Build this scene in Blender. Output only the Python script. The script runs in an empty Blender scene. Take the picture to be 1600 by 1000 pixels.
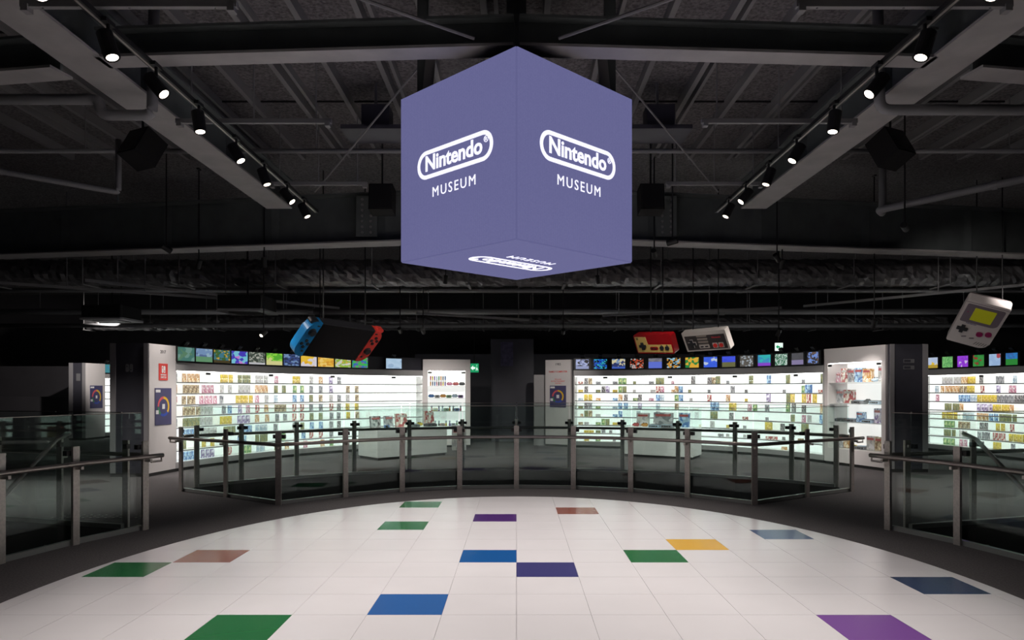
import bpy, bmesh, math, random
from mathutils import Vector, Matrix
from mathutils.geometry import tessellate_polygon
random.seed(7)
PI = math.pi
S = bpy.context.scene
COL = S.collection

# ------------------------------------------------------------------ camera
H = 1.52; F = 1155.0; CX = 807.0; HY = 609.0
cd = bpy.data.cameras.new('camera'); cam = bpy.data.objects.new('camera', cd); COL.objects.link(cam)
cam.location = (0, 0, H); cam.rotation_euler = (PI / 2, 0, 0)
cd.sensor_width = 36.0; cd.lens = F / 1600 * 36.0
cd.shift_x = -(CX - 800) / 1600; cd.shift_y = (HY - 500) / 1600
cd.clip_start = 0.05; cd.clip_end = 200
S.camera = cam
# ------------------------------------------------------------------ world and exposure
w = bpy.data.worlds.new('world'); S.world = w; w.use_nodes = True
w.node_tree.nodes['Background'].inputs[0].default_value = (0.75, 0.78, 0.9, 1)
w.node_tree.nodes['Background'].inputs[1].default_value = 0.03
S.view_settings.view_transform = 'Standard'; S.view_settings.look = 'None'
S.cycles.transparent_max_bounces = 40
S.view_settings.exposure = 0.0; S.view_settings.gamma = 1.0
SPOT_W = 150.0         # track spots (lights live in the lamp builder)
WASH_W = 130.0

def gx(px, D): return (px - CX) / F * D
def gz(py, D): return H - (py - HY) / F * D

# ------------------------------------------------------------------ materials
MATS = {}
def mat(name, col, rough=0.6, metal=0.0, emit=None, es=0.0, noise=0.0, scale=20.0, bump=0.0, spec=0.5, coords='Object'):
    if name in MATS: return MATS[name]
    m = bpy.data.materials.new(name); m.use_nodes = True
    nt = m.node_tree; b = nt.nodes['Principled BSDF']
    b.inputs['Base Color'].default_value = (*col, 1); b.inputs['Roughness'].default_value = rough
    b.inputs['Metallic'].default_value = metal; b.inputs['Specular IOR Level'].default_value = spec
    if emit:
        b.inputs['Emission Color'].default_value = (*emit, 1); b.inputs['Emission Strength'].default_value = es
    if noise or bump:
        tc = nt.nodes.new('ShaderNodeTexCoord'); n = nt.nodes.new('ShaderNodeTexNoise')
        n.inputs['Scale'].default_value = scale; n.inputs['Detail'].default_value = 5
        nt.links.new(tc.outputs[coords], n.inputs['Vector'])
        if noise:
            mx = nt.nodes.new('ShaderNodeMix'); mx.data_type = 'RGBA'; mx.blend_type = 'MULTIPLY'
            mx.inputs[0].default_value = 1.0
            mr = nt.nodes.new('ShaderNodeMapRange'); mr.inputs[1].default_value = .3; mr.inputs[2].default_value = .7
            mr.inputs[3].default_value = 1 - noise; mr.inputs[4].default_value = 1 + noise
            nt.links.new(n.outputs[0], mr.inputs[0]); mx.inputs[6].default_value = (*col, 1)
            nt.links.new(mr.outputs[0], mx.inputs[7]); nt.links.new(mx.outputs[2], b.inputs['Base Color'])
        if bump:
            bp = nt.nodes.new('ShaderNodeBump'); bp.inputs['Strength'].default_value = bump; bp.inputs['Distance'].default_value = .02
            nt.links.new(n.outputs[0], bp.inputs['Height']); nt.links.new(bp.outputs[0], b.inputs['Normal'])
    MATS[name] = m
    return m

def glass_mat(name, tint):
    m = bpy.data.materials.new(name); m.use_nodes = True; nt = m.node_tree; nt.nodes.clear()
    o = nt.nodes.new('ShaderNodeOutputMaterial'); mix = nt.nodes.new('ShaderNodeMixShader')
    t = nt.nodes.new('ShaderNodeBsdfTransparent'); g = nt.nodes.new('ShaderNodeBsdfGlossy')
    t.inputs[0].default_value = (*tint, 1); g.inputs['Roughness'].default_value = 0.0
    g.inputs[0].default_value = (.85, .95, .92, 1)
    lw = nt.nodes.new('ShaderNodeLayerWeight'); lw.inputs[0].default_value = .5
    p = nt.nodes.new('ShaderNodeMath'); p.operation = 'POWER'; p.inputs[1].default_value = 4
    a = nt.nodes.new('ShaderNodeMath'); a.operation = 'MULTIPLY_ADD'; a.inputs[1].default_value = .6; a.inputs[2].default_value = .035
    nt.links.new(lw.outputs['Facing'], p.inputs[0]); nt.links.new(p.outputs[0], a.inputs[0]); nt.links.new(a.outputs[0], mix.inputs[0])
    nt.links.new(t.outputs[0], mix.inputs[1]); nt.links.new(g.outputs[0], mix.inputs[2]); nt.links.new(mix.outputs[0], o.inputs[0])
    MATS[name] = m
    return m

def art_mat(name, c1, c2, c3=None, scale=6.0, emit=0.0, horizon=None, seed=0.0, rough=.35):
    """printed cover / screen picture: blotches of two or three colours over a base, Generated coordinates"""
    m = bpy.data.materials.new(name); m.use_nodes = True; nt = m.node_tree; b = nt.nodes['Principled BSDF']
    L = nt.links.new; N = nt.nodes.new
    tc = N('ShaderNodeTexCoord'); mp = N('ShaderNodeMapping'); mp.inputs['Location'].default_value = (seed * 3.1, seed * 1.7, seed)
    L(tc.outputs['Generated'], mp.inputs[0])
    v = N('ShaderNodeTexVoronoi'); v.inputs['Scale'].default_value = scale * (1.25 if emit else 1); L(mp.outputs[0], v.inputs['Vector'])
    sp = N('ShaderNodeSeparateColor'); L(v.outputs['Color'], sp.inputs[0])
    st = N('ShaderNodeMath'); st.operation = 'GREATER_THAN'; st.inputs[1].default_value = .55; L(sp.outputs[0], st.inputs[0])
    mx = N('ShaderNodeMix'); mx.data_type = 'RGBA'; L(st.outputs[0], mx.inputs[0])
    mx.inputs[6].default_value = (*c1, 1); mx.inputs[7].default_value = (*c2, 1)
    last = mx.outputs[2]
    if c3:
        s2 = N('ShaderNodeMath'); s2.operation = 'GREATER_THAN'; s2.inputs[1].default_value = .78; L(sp.outputs[1], s2.inputs[0])
        m2 = N('ShaderNodeMix'); m2.data_type = 'RGBA'; L(s2.outputs[0], m2.inputs[0]); L(last, m2.inputs[6]); m2.inputs[7].default_value = (*c3, 1)
        last = m2.outputs[2]
    if horizon:
        hz, hc = horizon
        sx = N('ShaderNodeSeparateXYZ'); L(tc.outputs['Generated'], sx.inputs[0])
        lt = N('ShaderNodeMath'); lt.operation = 'LESS_THAN'; lt.inputs[1].default_value = hz; L(sx.outputs['Z'], lt.inputs[0])
        m3 = N('ShaderNodeMix'); m3.data_type = 'RGBA'; L(lt.outputs[0], m3.inputs[0]); L(last, m3.inputs[6]); m3.inputs[7].default_value = (*hc, 1)
        last = m3.outputs[2]
    L(last, b.inputs['Base Color']); b.inputs['Roughness'].default_value = rough
    if emit:
        b.inputs['Base Color'].default_value = (.01, .01, .01, 1)
        for l in list(b.inputs['Base Color'].links): nt.links.remove(l)
        L(last, b.inputs['Emission Color']); b.inputs['Emission Strength'].default_value = emit
    MATS[name] = m
    return m

def srgb(r, g, b):
    f = lambda c: (c / 255 / 12.92) if c <= 10 else ((c / 255 + .055) / 1.055) ** 2.4
    return (f(r), f(g), f(b))

carpet = mat('carpet', (.082, .073, .075), .95, noise=.35, scale=60, bump=.3)
tile_white = mat('tile_white', (.80, .77, .785), .22, noise=.025, scale=1.5, spec=.4)
steel = mat('brushed_steel', (.50, .46, .43), .38, .65, noise=.12, scale=40)
steel_dark = mat('dark_steel_tube', (.36, .32, .30), .3, .8)
black_metal = mat('black_metal', (.012, .012, .013), .45)
black_plastic = mat('black_plastic', (.01, .01, .011), .35)
black_matte = mat('black_matte', (.008, .008, .009), .9)
glass = glass_mat('railing_glass', (.925, .97, .955))
glass_door = glass_mat('display_glass', (.97, .985, .98))
white_panel = mat('white_panel', (.74, .70, .69), .55, noise=.02, scale=3)
white_box = mat('white_laminate', (.66, .66, .65), .5, noise=.02, scale=3)
grey_trim = mat('grey_trim', (.30, .29, .30), .5, noise=.03, scale=4)
header_grey = mat('header_grey', (.42, .41, .41), .5, noise=.02, scale=4)
charcoal = mat('charcoal_panel', (.055, .054, .070), .5, noise=.06, scale=5)
plinth_dark = mat('plinth_dark', (.03, .03, .03), .5)
lightbox = mat('lightbox_white', (.85, .85, .85), .6, emit=(1, .985, .96), es=.72)
added_led_strip = mat('added_led_strip', (.9, .9, .9), .5, emit=(1, .98, .95), es=15.0)  # glowing strips added so shelved items are lit from the front
shelf_mat = mat('shelf_white', (.8, .8, .8), .35)
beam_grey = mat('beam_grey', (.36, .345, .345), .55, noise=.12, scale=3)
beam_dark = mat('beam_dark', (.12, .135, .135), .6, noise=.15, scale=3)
deck_mat = mat('deck', (.15, .14, .145), .95, noise=.5, scale=30, bump=.8)
rib_mat = mat('rib_grey', (.24, .235, .24), .6)
pipe_mat = mat('pipe_grey', (.26, .26, .27), .5)
wall_dark = mat('wall_dark', (.045, .042, .048), .8, noise=.1, scale=2)
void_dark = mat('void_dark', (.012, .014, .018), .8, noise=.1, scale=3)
kerb_mat = mat('kerb_steel', (.34, .35, .34), .4, .6)
lens_mat = mat('lamp_lens', (.9, .85, .8), .4, emit=(1, .86, .72), es=9.0)
lens_dim = mat('lamp_lens_dim', (.9, .85, .8), .4, emit=(1, .86, .72), es=2.0)

# ------------------------------------------------------------------ mesh helpers
class MB:
    def __init__(s): s.v = []; s.f = []
    def add(s, vs, fs):
        o = len(s.v); s.v += [tuple(v) for v in vs]; s.f += [tuple(i + o for i in f) for f in fs]; return s
    def box(s, c, d, M=None):
        x, y, z = (k / 2 for k in d)
        vs = [Vector((sx * x, sy * y, sz * z)) for sz in (-1, 1) for sy in (-1, 1) for sx in (-1, 1)]
        if M is not None: vs = [M @ v for v in vs]
        vs = [v + Vector(c) for v in vs]
        return s.add(vs, [(0, 2, 3, 1), (4, 5, 7, 6), (0, 1, 5, 4), (2, 6, 7, 3), (0, 4, 6, 2), (1, 3, 7, 5)])
    def bbox(s, a, b):
        return s.box([(p + q) / 2 for p, q in zip(a, b)], [abs(q - p) for p, q in zip(a, b)])
    def bar(s, p, q, wd, ht):
        p, q = Vector(p), Vector(q); d = (q - p); L = d.length; d.normalize()
        up = Vector((0, 0, 1)) if abs(d.z) < .95 else Vector((0, 1, 0))
        r = d.cross(up).normalized(); u = r.cross(d)
        M = Matrix((r, d, u)).transposed()
        return s.box((p + q) / 2, (wd, L, ht), M)
    def tube(s, pts, r, n=10, cap=True):
        pts = [Vector(p) for p in pts]; rings = []
        for i, p in enumerate(pts):
            a = pts[max(i - 1, 0)]; b = pts[min(i + 1, len(pts) - 1)]
            d = (b - a).normalized(); up = Vector((0, 0, 1)) if abs(d.z) < .9 else Vector((1, 0, 0))
            x = d.cross(up).normalized(); y = x.cross(d)
            rr = r[i] if isinstance(r, (list, tuple)) else r
            rings.append([p + (x * math.cos(2 * PI * k / n) + y * math.sin(2 * PI * k / n)) * rr for k in range(n)])
        vs = [v for R in rings for v in R]; fs = []
        for i in range(len(pts) - 1):
            for k in range(n):
                fs.append((i * n + k, i * n + (k + 1) % n, (i + 1) * n + (k + 1) % n, (i + 1) * n + k))
        if cap: fs.append(tuple(range(n - 1, -1, -1))); fs.append(tuple((len(pts) - 1) * n + k for k in range(n)))
        return s.add(vs, fs)
    def prism(s, poly, z0, z1, M=None):
        n = len(poly)
        vs = [Vector((x, y, z0)) for x, y in poly] + [Vector((x, y, z1)) for x, y in poly]
        if M is not None: vs = [M @ v for v in vs]
        fs = [tuple(range(n - 1, -1, -1)), tuple(range(n, 2 * n))] + [(i, (i + 1) % n, n + (i + 1) % n, n + i) for i in range(n)]
        return s.add(vs, fs)
    def build(s, name, m, parent=None, smooth=False, loc=None):
        me = bpy.data.meshes.new(name); me.from_pydata(s.v, [], s.f); me.update()
        bm = bmesh.new(); bm.from_mesh(me); bmesh.ops.recalc_face_normals(bm, faces=bm.faces); bm.to_mesh(me); bm.free()
        if smooth: me.shade_smooth()
        me.materials.append(m)
        return link(name, me, parent, loc)
def link(name, me, parent=None, loc=None, M=None):
    o = bpy.data.objects.new(name, me); COL.objects.link(o)
    if parent is not None: o.parent = parent
    if loc is not None: o.location = loc
    if M is not None: o.matrix_local = M
    return o
def empty(name, loc=(0, 0, 0), rz=0.0):
    o = bpy.data.objects.new(name, None); COL.objects.link(o); o.location = loc; o.rotation_euler = (0, 0, rz); o.empty_display_size = .1
    return o
def tag(o, label, cat, group=None):
    o['label'] = label; o['category'] = cat
    if group: o['group'] = group
    return o
def struct(o): o['kind'] = 'structure'; return o
def rrect(w_, h_, r, n=5, corners=(1, 1, 1, 1)):
    """rounded rectangle, corners order: TR, TL, BL, BR"""
    pts = []
    cs = [(w_ / 2, h_ / 2, 0), (-w_ / 2, h_ / 2, PI / 2), (-w_ / 2, -h_ / 2, PI), (w_ / 2, -h_ / 2, 1.5 * PI)]
    for (x, y, a0), on in zip(cs, corners):
        rr = r * on if on else 0
        if rr <= 1e-6: pts.append((x, y)); continue
        cx, cy = x - math.copysign(rr, x), y - math.copysign(rr, y)
        for k in range(n + 1):
            a = a0 + PI / 2 * k / n; pts.append((cx + rr * math.cos(a), cy + rr * math.sin(a)))
    return pts
def circle(r, n=20, cx=0, cy=0): return [(cx + r * math.cos(2 * PI * k / n), cy + r * math.sin(2 * PI * k / n)) for k in range(n)]
def text_mesh(txt, size, xs=1.0, offset=0.0, align='CENTER', extrude=0.002, spacing=1.0):
    cu = bpy.data.curves.new('lettering', 'FONT'); cu.body = txt; cu.size = size; cu.align_x = align; cu.align_y = 'CENTER'
    cu.offset = offset; cu.extrude = extrude; cu.space_character = spacing; cu.resolution_u = 3
    o = bpy.data.objects.new('tmp', cu); COL.objects.link(o)
    dg = bpy.context.evaluated_depsgraph_get()
    me = bpy.data.meshes.new_from_object(o.evaluated_get(dg))
    bpy.data.objects.remove(o)
    for v in me.vertices: v.co.x *= xs
    return me
def text(txt, size, m, parent, M, name='lettering', **k):
    me = text_mesh(txt, size, **k); me.materials.clear(); me.materials.append(m)
    return link(name, me, parent, M=M)
def frame(o, r, u, n=None):
    """matrix with local x=r, y=u, z=n at origin o"""
    r = Vector(r).normalized(); u = Vector(u).normalized(); n = r.cross(u) if n is None else Vector(n)
    M = Matrix((r, u, n)).transposed().to_4x4(); M.translation = Vector(o); return M

# ------------------------------------------------------------------ floor: carpet with stair openings
def ell(a, b, X=None, D=None):
    if D is None: return 5.3 + b * math.sqrt(max(0, 1 - (X / a) ** 2))
    return a * math.sqrt(max(0, 1 - ((D - 5.3) / b) ** 2))
FR = [(-5.01, 11.04), (-4.11, 10.45), (-3.14, 9.75), (-2.42, 10.46), (-1.70, 11.0), (-.87, 11.3), (0, 11.4)]
FR = FR + [(-x, y) for x, y in FR[-2::-1]]
BR = [(x, ell(7.2, 8.7, X=x)) for x in (-5.0, -4.5, -3.78, -2.91, -1.98, -1.02, 0, 1.0, 1.96, 2.9, 3.76, 4.5, 5.0)]
void_mid = FR + BR[::-1]
SIDE_D = [8.02, 7.24, 6.45, 5.65, 4.85, 4.05, 3.2]
SIDE = list(zip((4.03, 4.32, 4.50, 4.60, 4.62, 4.58, 4.5), SIDE_D))
def side_void(sg): return [(sg * (x + .02), d) for x, d in SIDE] + [(sg * 7.0, 3.2), (sg * 7.0, 8.95), (sg * 4.30, 8.1)]
outer = [(-26, -4), (26, -4), (26, 30), (-26, 30)]
loops = [outer, void_mid, side_void(-1), side_void(1)]
vv = [Vector((x, y, 0)) for lp in loops for x, y in lp]
tris = tessellate_polygon([[Vector((x, y, 0)) for x, y in lp] for lp in loops])
fl = struct(MB().add(vv, tris).build('floor', carpet))
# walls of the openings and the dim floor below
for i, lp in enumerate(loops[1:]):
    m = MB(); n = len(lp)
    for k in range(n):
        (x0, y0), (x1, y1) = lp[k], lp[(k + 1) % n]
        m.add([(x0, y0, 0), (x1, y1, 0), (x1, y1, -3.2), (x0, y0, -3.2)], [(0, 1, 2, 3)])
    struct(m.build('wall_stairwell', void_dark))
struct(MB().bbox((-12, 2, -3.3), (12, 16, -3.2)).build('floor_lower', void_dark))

# oval tiled stage
stage = struct(MB().prism([(3.65 * math.cos(2 * PI * k / 96), 5.3 + 5.16 * math.sin(2 * PI * k / 96)) for k in range(96)], 0.001, .010).build('floor_stage', tile_white))
oval = [(3.60 * math.cos(2 * PI * k / 96), 5.3 + 5.11 * math.sin(2 * PI * k / 96)) for k in range(96)]
def clip(poly, axis, val, keep_less):
    out = []; n = len(poly)
    for i in range(n):
        p, q = poly[i], poly[(i + 1) % n]
        ip = (p[axis] <= val) if keep_less else (p[axis] >= val); iq = (q[axis] <= val) if keep_less else (q[axis] >= val)
        if ip: out.append(p)
        if ip != iq:
            t = (val - p[axis]) / (q[axis] - p[axis]); out.append((p[0] + t * (q[0] - p[0]), p[1] + t * (q[1] - p[1])))
    return out
cols = {(-1, 8.44): 'purple', (-1, 6.44): 'blue', (0, 5.94): 'navy', (-2, 4.94): 'blue2', (-4, 4.44): 'green', (4, 4.44): 'violet',
        (6, 5.44): 'slate', (-7, 5.94): 'green', (-6, 6.44): 'brick', (-3, 7.94): 'green', (-3, 9.44): 'green', (1, 8.94): 'brick',
        (2, 6.44): 'green', (3, 6.94): 'yellow', (5, 7.44): 'slate2'}
tc_ = {'purple': srgb(88, 52, 122), 'blue': srgb(32, 92, 160), 'navy': srgb(70, 68, 122), 'blue2': srgb(52, 102, 170), 'green': srgb(44, 112, 66),
       'violet': srgb(130, 84, 160), 'slate': srgb(64, 78, 108), 'brick': srgb(150, 92, 80), 'yellow': srgb(232, 180, 66), 'slate2': srgb(92, 106, 140)}
tmat = {k: mat('tile_' + k, v, .2, spec=.4) for k, v in tc_.items()}
for j in range(20):
    d0 = 1.44 + .5 * j
    for i in range(-8, 8):
        g = .0014
        p = clip(clip(clip(clip(oval, 0, .5 * i + g, False), 0, .5 * i + .5 - g, True), 1, d0 + g, False), 1, d0 + .5 - g, True)
        if len(p) < 3 or d0 < 2.9: continue
        key = next((v for (a, b), v in cols.items() if a == i and abs(b - d0) < .01), None)
        MB().prism(p, .010, .016).build('tile', tmat[key] if key else tile_white, stage)

# ------------------------------------------------------------------ room shell
struct(MB().bbox((-26, 29.8, -.1), (26, 30, 5.6)).build('wall_back', wall_dark))
struct(MB().bbox((-26.2, -4, -.1), (-26, 30, 5.6)).build('wall_left', wall_dark))
struct(MB().bbox((26, -4, -.1), (26.2, 30, 5.6)).build('wall_right', wall_dark))
struct(MB().bbox((-26, -4.2, -.1), (26, -4, 5.6)).build('wall_front', wall_dark))
ceil = struct(MB().bbox((-26, -4, 5.35), (26, 30, 5.5)).build('ceiling', deck_mat))
# lower walls and columns behind the displays
struct(MB().bbox((-.75, 21.6, 0), (.5, 22.3, 3.0)).build('wall_column', charcoal))
struct(MB().bbox((-3.5, 25.5, 0), (6.5, 25.7, 2.75)).build('wall_partition', charcoal))
struct(MB().bbox((-24, 24.5, 0), (-13.2, 24.7, 2.3)).build('wall_far_left', wall_dark))
struct(MB().bbox((-24, 23.6, 0), (-13.6, 23.9, 1.3)).build('wall_low', wall_dark))
rib_me = None
for k in range(-12, 13):
    x = .62 * k + .3
    m = MB().bbox((x - .03, -2, 5.22), (x + .03, 11.9, 5.35))
    if k % 2: m.bbox((x + .10, -2, 5.25), (x + .14, 11.9, 5.35))
    m.build('rib', rib_mat, ceil)
for y in (1.5, 3.4, 7.9, 9.8):
    MB().bbox((-9, y - .01, 5.33), (9, y + .01, 5.352)).build('deck_seam', black_matte, ceil)

# ------------------------------------------------------------------ steel beams
def ibeam(name, p, q, z0, h, wd, label, webm=beam_dark, flm=beam_grey, cat='beam', group=None):
    p = Vector((p[0], p[1], z0)); q = Vector((q[0], q[1], z0)); t = empty(name, (p + q) / 2); o = t.location
    a, b = p - o, q - o; up = Vector((0, 0, 1))
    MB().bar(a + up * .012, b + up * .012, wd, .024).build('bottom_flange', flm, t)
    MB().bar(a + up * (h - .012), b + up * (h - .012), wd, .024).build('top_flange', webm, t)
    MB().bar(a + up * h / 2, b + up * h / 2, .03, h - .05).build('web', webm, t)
    d = (b - a); n = int(d.length // 2.2)
    for k in range(1, n + 1):
        c = a + d * (k / (n + 1))
        MB().bar(c + up * .03, c + up * (h - .03), wd * .8, .02).build('stiffener', webm, t)
    return tag(t, label, cat, group)
girder_l = ibeam('roof_girder', (-14, 14.3), (-.02, 11.95), 3.95, .82, .42, 'deep dark roof girder running off behind the cube on the red and blue console side')
girder_r = ibeam('roof_girder', (.02, 11.95), (14, 14.3), 3.95, .82, .42, 'deep dark roof girder running off behind the cube on the grey handheld side')
for sg in (-1, 1):
    side = 'two-elbow pipe' if sg < 0 else 'one-elbow pipe'
    ibeam('roof_beam', (sg * 3.8, 1.0), (sg * 3.72, 11.6), 4.36, .45, .40, 'long grey roof beam beside the light track, crossed by the ' + side)
    ibeam('cross_beam', (sg * .02, 6.2), (sg * 3.6, 6.42), 4.36, .26, .22, 'dark cross beam with pale lower flange above the cube, on the side of the ' + side)
    ibeam('cross_beam', (sg * 4.0, 6.5), (sg * 9.5, 7.4), 4.30, .30, .26, 'short outer cross beam beyond the roof beam, near the ' + side)
# bolted splice plates on the girder
for sg in (-1, 1):
    o = empty('splice_plate', (sg * 2.45, 12.1, 4.36)); nm = 'red and blue console' if sg < 0 else 'twin controllers'
    MB().box((0, 0, 0), (.34, .03, .66)).build('plate', beam_dark, o)
    for i in range(2):
        for j in range(7):
            MB().prism(circle(.022, 6), 0, .03, frame((-.07 + .14 * i, -.015, -.27 + .09 * j), (1, 0, 0), (0, 0, 1))).build('bolt', rib_mat, o)
    tag(o, 'bolted splice plate on the girder above the ' + nm, 'plate')

# ------------------------------------------------------------------ light tracks and spots
def spot_lamp(loc, aim, lit=True, label='', power=SPOT_W, size=1.0, group=None, blend=.9, ang=75, hang=.16):
    t = empty('track_spotlight', loc)
    d = (Vector(aim) - Vector(loc)).normalized()
    up = Vector((0, 0, 1)); r = d.cross(up)
    r = r.normalized() if r.length > .01 else Vector((1, 0, 0)); u = r.cross(d)
    M = Matrix((r, u, d)).transposed().to_4x4()
    R = .056 * size; L = .2 * size
    b = MB().tube([(0, 0, -L * .5), (0, 0, -L * .46), (0, 0, L * .5)], [R * .8, R, R], 16)
    ob = b.build('lamp_body', black_metal, t); ob.matrix_local = M
    rim = MB().tube([(0, 0, L * .5), (0, 0, L * .53)], [R, R * .92], 16, False).build('rim', black_plastic, t); rim.matrix_local = M
    le = MB().prism(circle(R * .72, 16), L * .5, L * .505).build('lens', lens_mat if lit else lens_dim, t); le.matrix_local = M
    MB().tube([(0, 0, hang * size), (0, 0, .03 * size), d * -.03], .014 * size, 8).build('arm', black_metal, t)
    MB().box((0, 0, hang * size), (.04, .12 * size, .03)).build('adapter', black_metal, t)
    if power:
        ld = bpy.data.lights.new('lamp_light', 'SPOT'); ld.energy = power; ld.color = (1, .93, .88)
        ld.spot_size = math.radians(ang); ld.spot_blend = blend; ld.shadow_soft_size = .05
        lo = bpy.data.objects.new('lamp_light', ld); COL.objects.link(lo); lo.parent = t
        lo.matrix_local = Matrix.Translation(d * (L * .5 + .03)) @ M @ Matrix.Rotation(PI, 4, 'X')
    return tag(t, label, 'spotlight', group)
LD = [3.6, 4.45, 5.25, 5.95, 6.75, 7.65, 8.5, 9.35, 10.1]
for sg in (-1, 1):
    nm = 'two-elbow pipe' if sg < 0 else 'one-elbow pipe'
    tr = empty('light_track', (sg * 2.95, 6.0, 4.15))
    MB().bbox((-.025, -4.0, -.02), (.025, 4.85, .02)).build('rail', black_metal, tr)
    MB().bbox((-.008, -4.0, -.026), (.008, 4.85, -.02)).build('slot', steel, tr)
    MB().bbox((-.028, 4.85, -.022), (.028, 4.9, .022)).build('end_cap', black_plastic, tr)
    tag(tr, 'black light track with spotlights beside the ' + nm, 'light track')
    for k, d in enumerate(LD):
        ax = sg * (2.4, .3, 1.5, -.6, 2.2, .5, 1.4, -.5, .8)[k]; ay = (3.4, 4.0, 5.0, 5.6, 6.4, 7.3, 8.2, 9.0, 9.6)[k]
        spot_lamp((sg * 2.9, d, 3.97), (ax, ay, 0), k not in (6, 8), ['ninth', 'eighth', 'seventh', 'sixth', 'fifth', 'fourth', 'third', 'second', 'first'][k] + ' black spotlight counted from the girder on the track by the ' + nm, group='spotlights beside the ' + nm)
    # strut channels carrying the track
    for (d, x0, x1) in ((5.3, 2.0, 3.55), (7.6, 1.9, 3.5), (9.9, 2.0, 3.3)):
        s = empty('strut_channel', (sg * (x0 + x1) / 2, d, 4.28))
        hw = (x1 - x0) / 2
        MB().box((0, 0, 0), (2 * hw, .045, .045)).build('channel', rib_mat, s)
        for e in (-.8, 0, .8): MB().tube([(e * hw, 0, -.03), (e * hw, 0, .94)], .008, 6).build('threaded_rod', rib_mat, s)
        for e in (-.95, .95): MB().box((e * hw, 0, -.03), (.05, .07, .05)).build('clamp', rib_mat, s)
        tag(s, ['nearest', 'middle', 'far'][(5.3, 7.6, 9.9).index(d)].replace('nearest', 'longest') + ' hanging strut channel across the light track by the ' + nm, 'channel')
    # thin brace rods from the girder up towards the cube
    tag(MB().tube([(sg * 2.78, 10.2, 4.25), (sg * .95, 7.6, 4.9)], .012, 6).build('brace_rod', rib_mat), 'thin diagonal brace rod rising to the cube from the track by the ' + nm, 'rod')
    tag(MB().tube([(sg * 2.3, 5.0, 4.6), (sg * .35, 6.1, 4.42)], .014, 6).build('brace_rod', rib_mat), 'thick brace rod reaching the cube top from above the ' + nm, 'rod')
    # loudspeaker boxes
    for (x, y, z, s_, rz, rx, lb) in ((4.55, 9.0, 4.45, .34, .5, .5, 'tilted black loudspeaker hanging outside the '), (2.05, 11.3, 4.42, .36, 0, .1, 'black loudspeaker box hanging in front of the girder near the ')):
        sp = empty('loudspeaker', (sg * x, y, z), sg * rz)
        M = Matrix.Rotation(-rx, 3, 'X')
        MB().box((0, 0, 0), (s_, s_ * .9, s_ * 1.1), M).build('cabinet', black_matte, sp)
        MB().box(M @ Vector((0, -s_ * .46, 0)), (s_ * .9, .02, s_), M).build('grille', black_metal, sp)
        MB().tube([(0, 0, s_ * .5), (0, 0, .9)], .015, 6).build('hanger', black_metal, sp)
        tag(sp, lb + nm, 'loudspeaker')
    s = empty('air_diffuser', (sg * 1.75, 9.2, 4.70))
    MB().box((0, 0, 0), (.75, .55, .05)).build('plate', charcoal, s); MB().box((.02, 0, .17), (.34, .3, .3)).build('duct_box', charcoal, s)
    MB().tube([(0, 0, .3), (0, 0, .64)], .02, 6).build('hanger', rib_mat, s)
    tag(s, 'dark flat air diffuser with duct box above the track by the ' + nm, 'diffuser')
# pipes
def pipe(pts, r, label, bend=.12, m=pipe_mat):
    P = [Vector(p) for p in pts]; out = [P[0]]
    for a, b, c in zip(P, P[1:], P[2:]):
        d0 = (a - b).normalized(); d1 = (c - b).normalized(); e = min(bend, (a - b).length / 2, (c - b).length / 2)
        for k in range(6):
            t = k / 5; out.append((b + d0 * e) * (1 - t) ** 2 + b * 2 * t * (1 - t) + (b + d1 * e) * t ** 2)
    out.append(P[-1]); root = empty('ceiling_pipe', P[0])
    MB().tube([p - P[0] for p in out], r, 12).build('pipe', m, root, True)
    for b in P[1:-1]: MB().tube([(b - P[0]) + Vector((0, 0, -.001)), (b - P[0]) + Vector((0, 0, .001))], r * .5, 8).build('elbow_core', m, root)
    d = (P[1] - P[0]).normalized()
    for k in (.35, .75):
        c = (P[1] - P[0]) * k; MB().tube([c - d * .03, c + d * .03], r * 1.2, 12).build('coupling', m, root)
    return tag(root, label, 'pipe')
pipe([(-9, 7.0, 4.27), (-3.95, 7.0, 4.27), (-3.93, 7.0, 4.12), (-3.45, 7.0, 4.12), (-3.43, 7.0, 5.2)], .05, 'grey two-elbow pipe dropping under the roof beam', .08)
pipe([(3.42, 7.0, 5.2), (3.44, 7.0, 4.17), (9, 7.0, 4.17)], .05, 'grey one-elbow pipe running straight under the roof beam', .1)
pipe([(-9, 6.6, 4.25), (-4.9, 9.1, 3.95), (-4.9, 9.1, 4.6)], .035, 'slanted sprinkler pipe beyond the roof beam with elbows', .05)
pipe([(9, 6.5, 4.35), (5.0, 10.2, 4.0), (5.15, 10.4, 4.0), (5.15, 10.4, 4.7)], .05, 'thick slanted pipe beyond the roof beam ending in a turned-up elbow', .06)
for y, z, r, lb in ((9.6, 4.62, .03, 'thin grey conduit crossing above the girder'), (16.6, 3.75, .05, 'grey service pipe behind the wrinkled duct'), (18.0, 3.42, .07, 'pale long service pipe above the hanging consoles'), (20.5, 3.3, .06, 'dim service pipe over the display walls')):
    p = empty('service_pipe', (0, y, z))
    for a, b in ((-15, -5), (-5, 5), (5, 15)): MB().tube([(a, 0, .0), (b - .01, 0, 0)], r, 10).build('pipe_length', pipe_mat, p, True)
    for a in (-5, 5): MB().tube([(a - .06, 0, 0), (a + .06, 0, 0)], r * 1.25, 10).build('coupling', pipe_mat, p)
    for a in range(-12, 13, 3): MB().tube([(a + .4, 0, 0), (a + .4, 0, 5.34 - z)], .008, 6).build('hanger', rib_mat, p)
    tag(p, lb, 'pipe')
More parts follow.
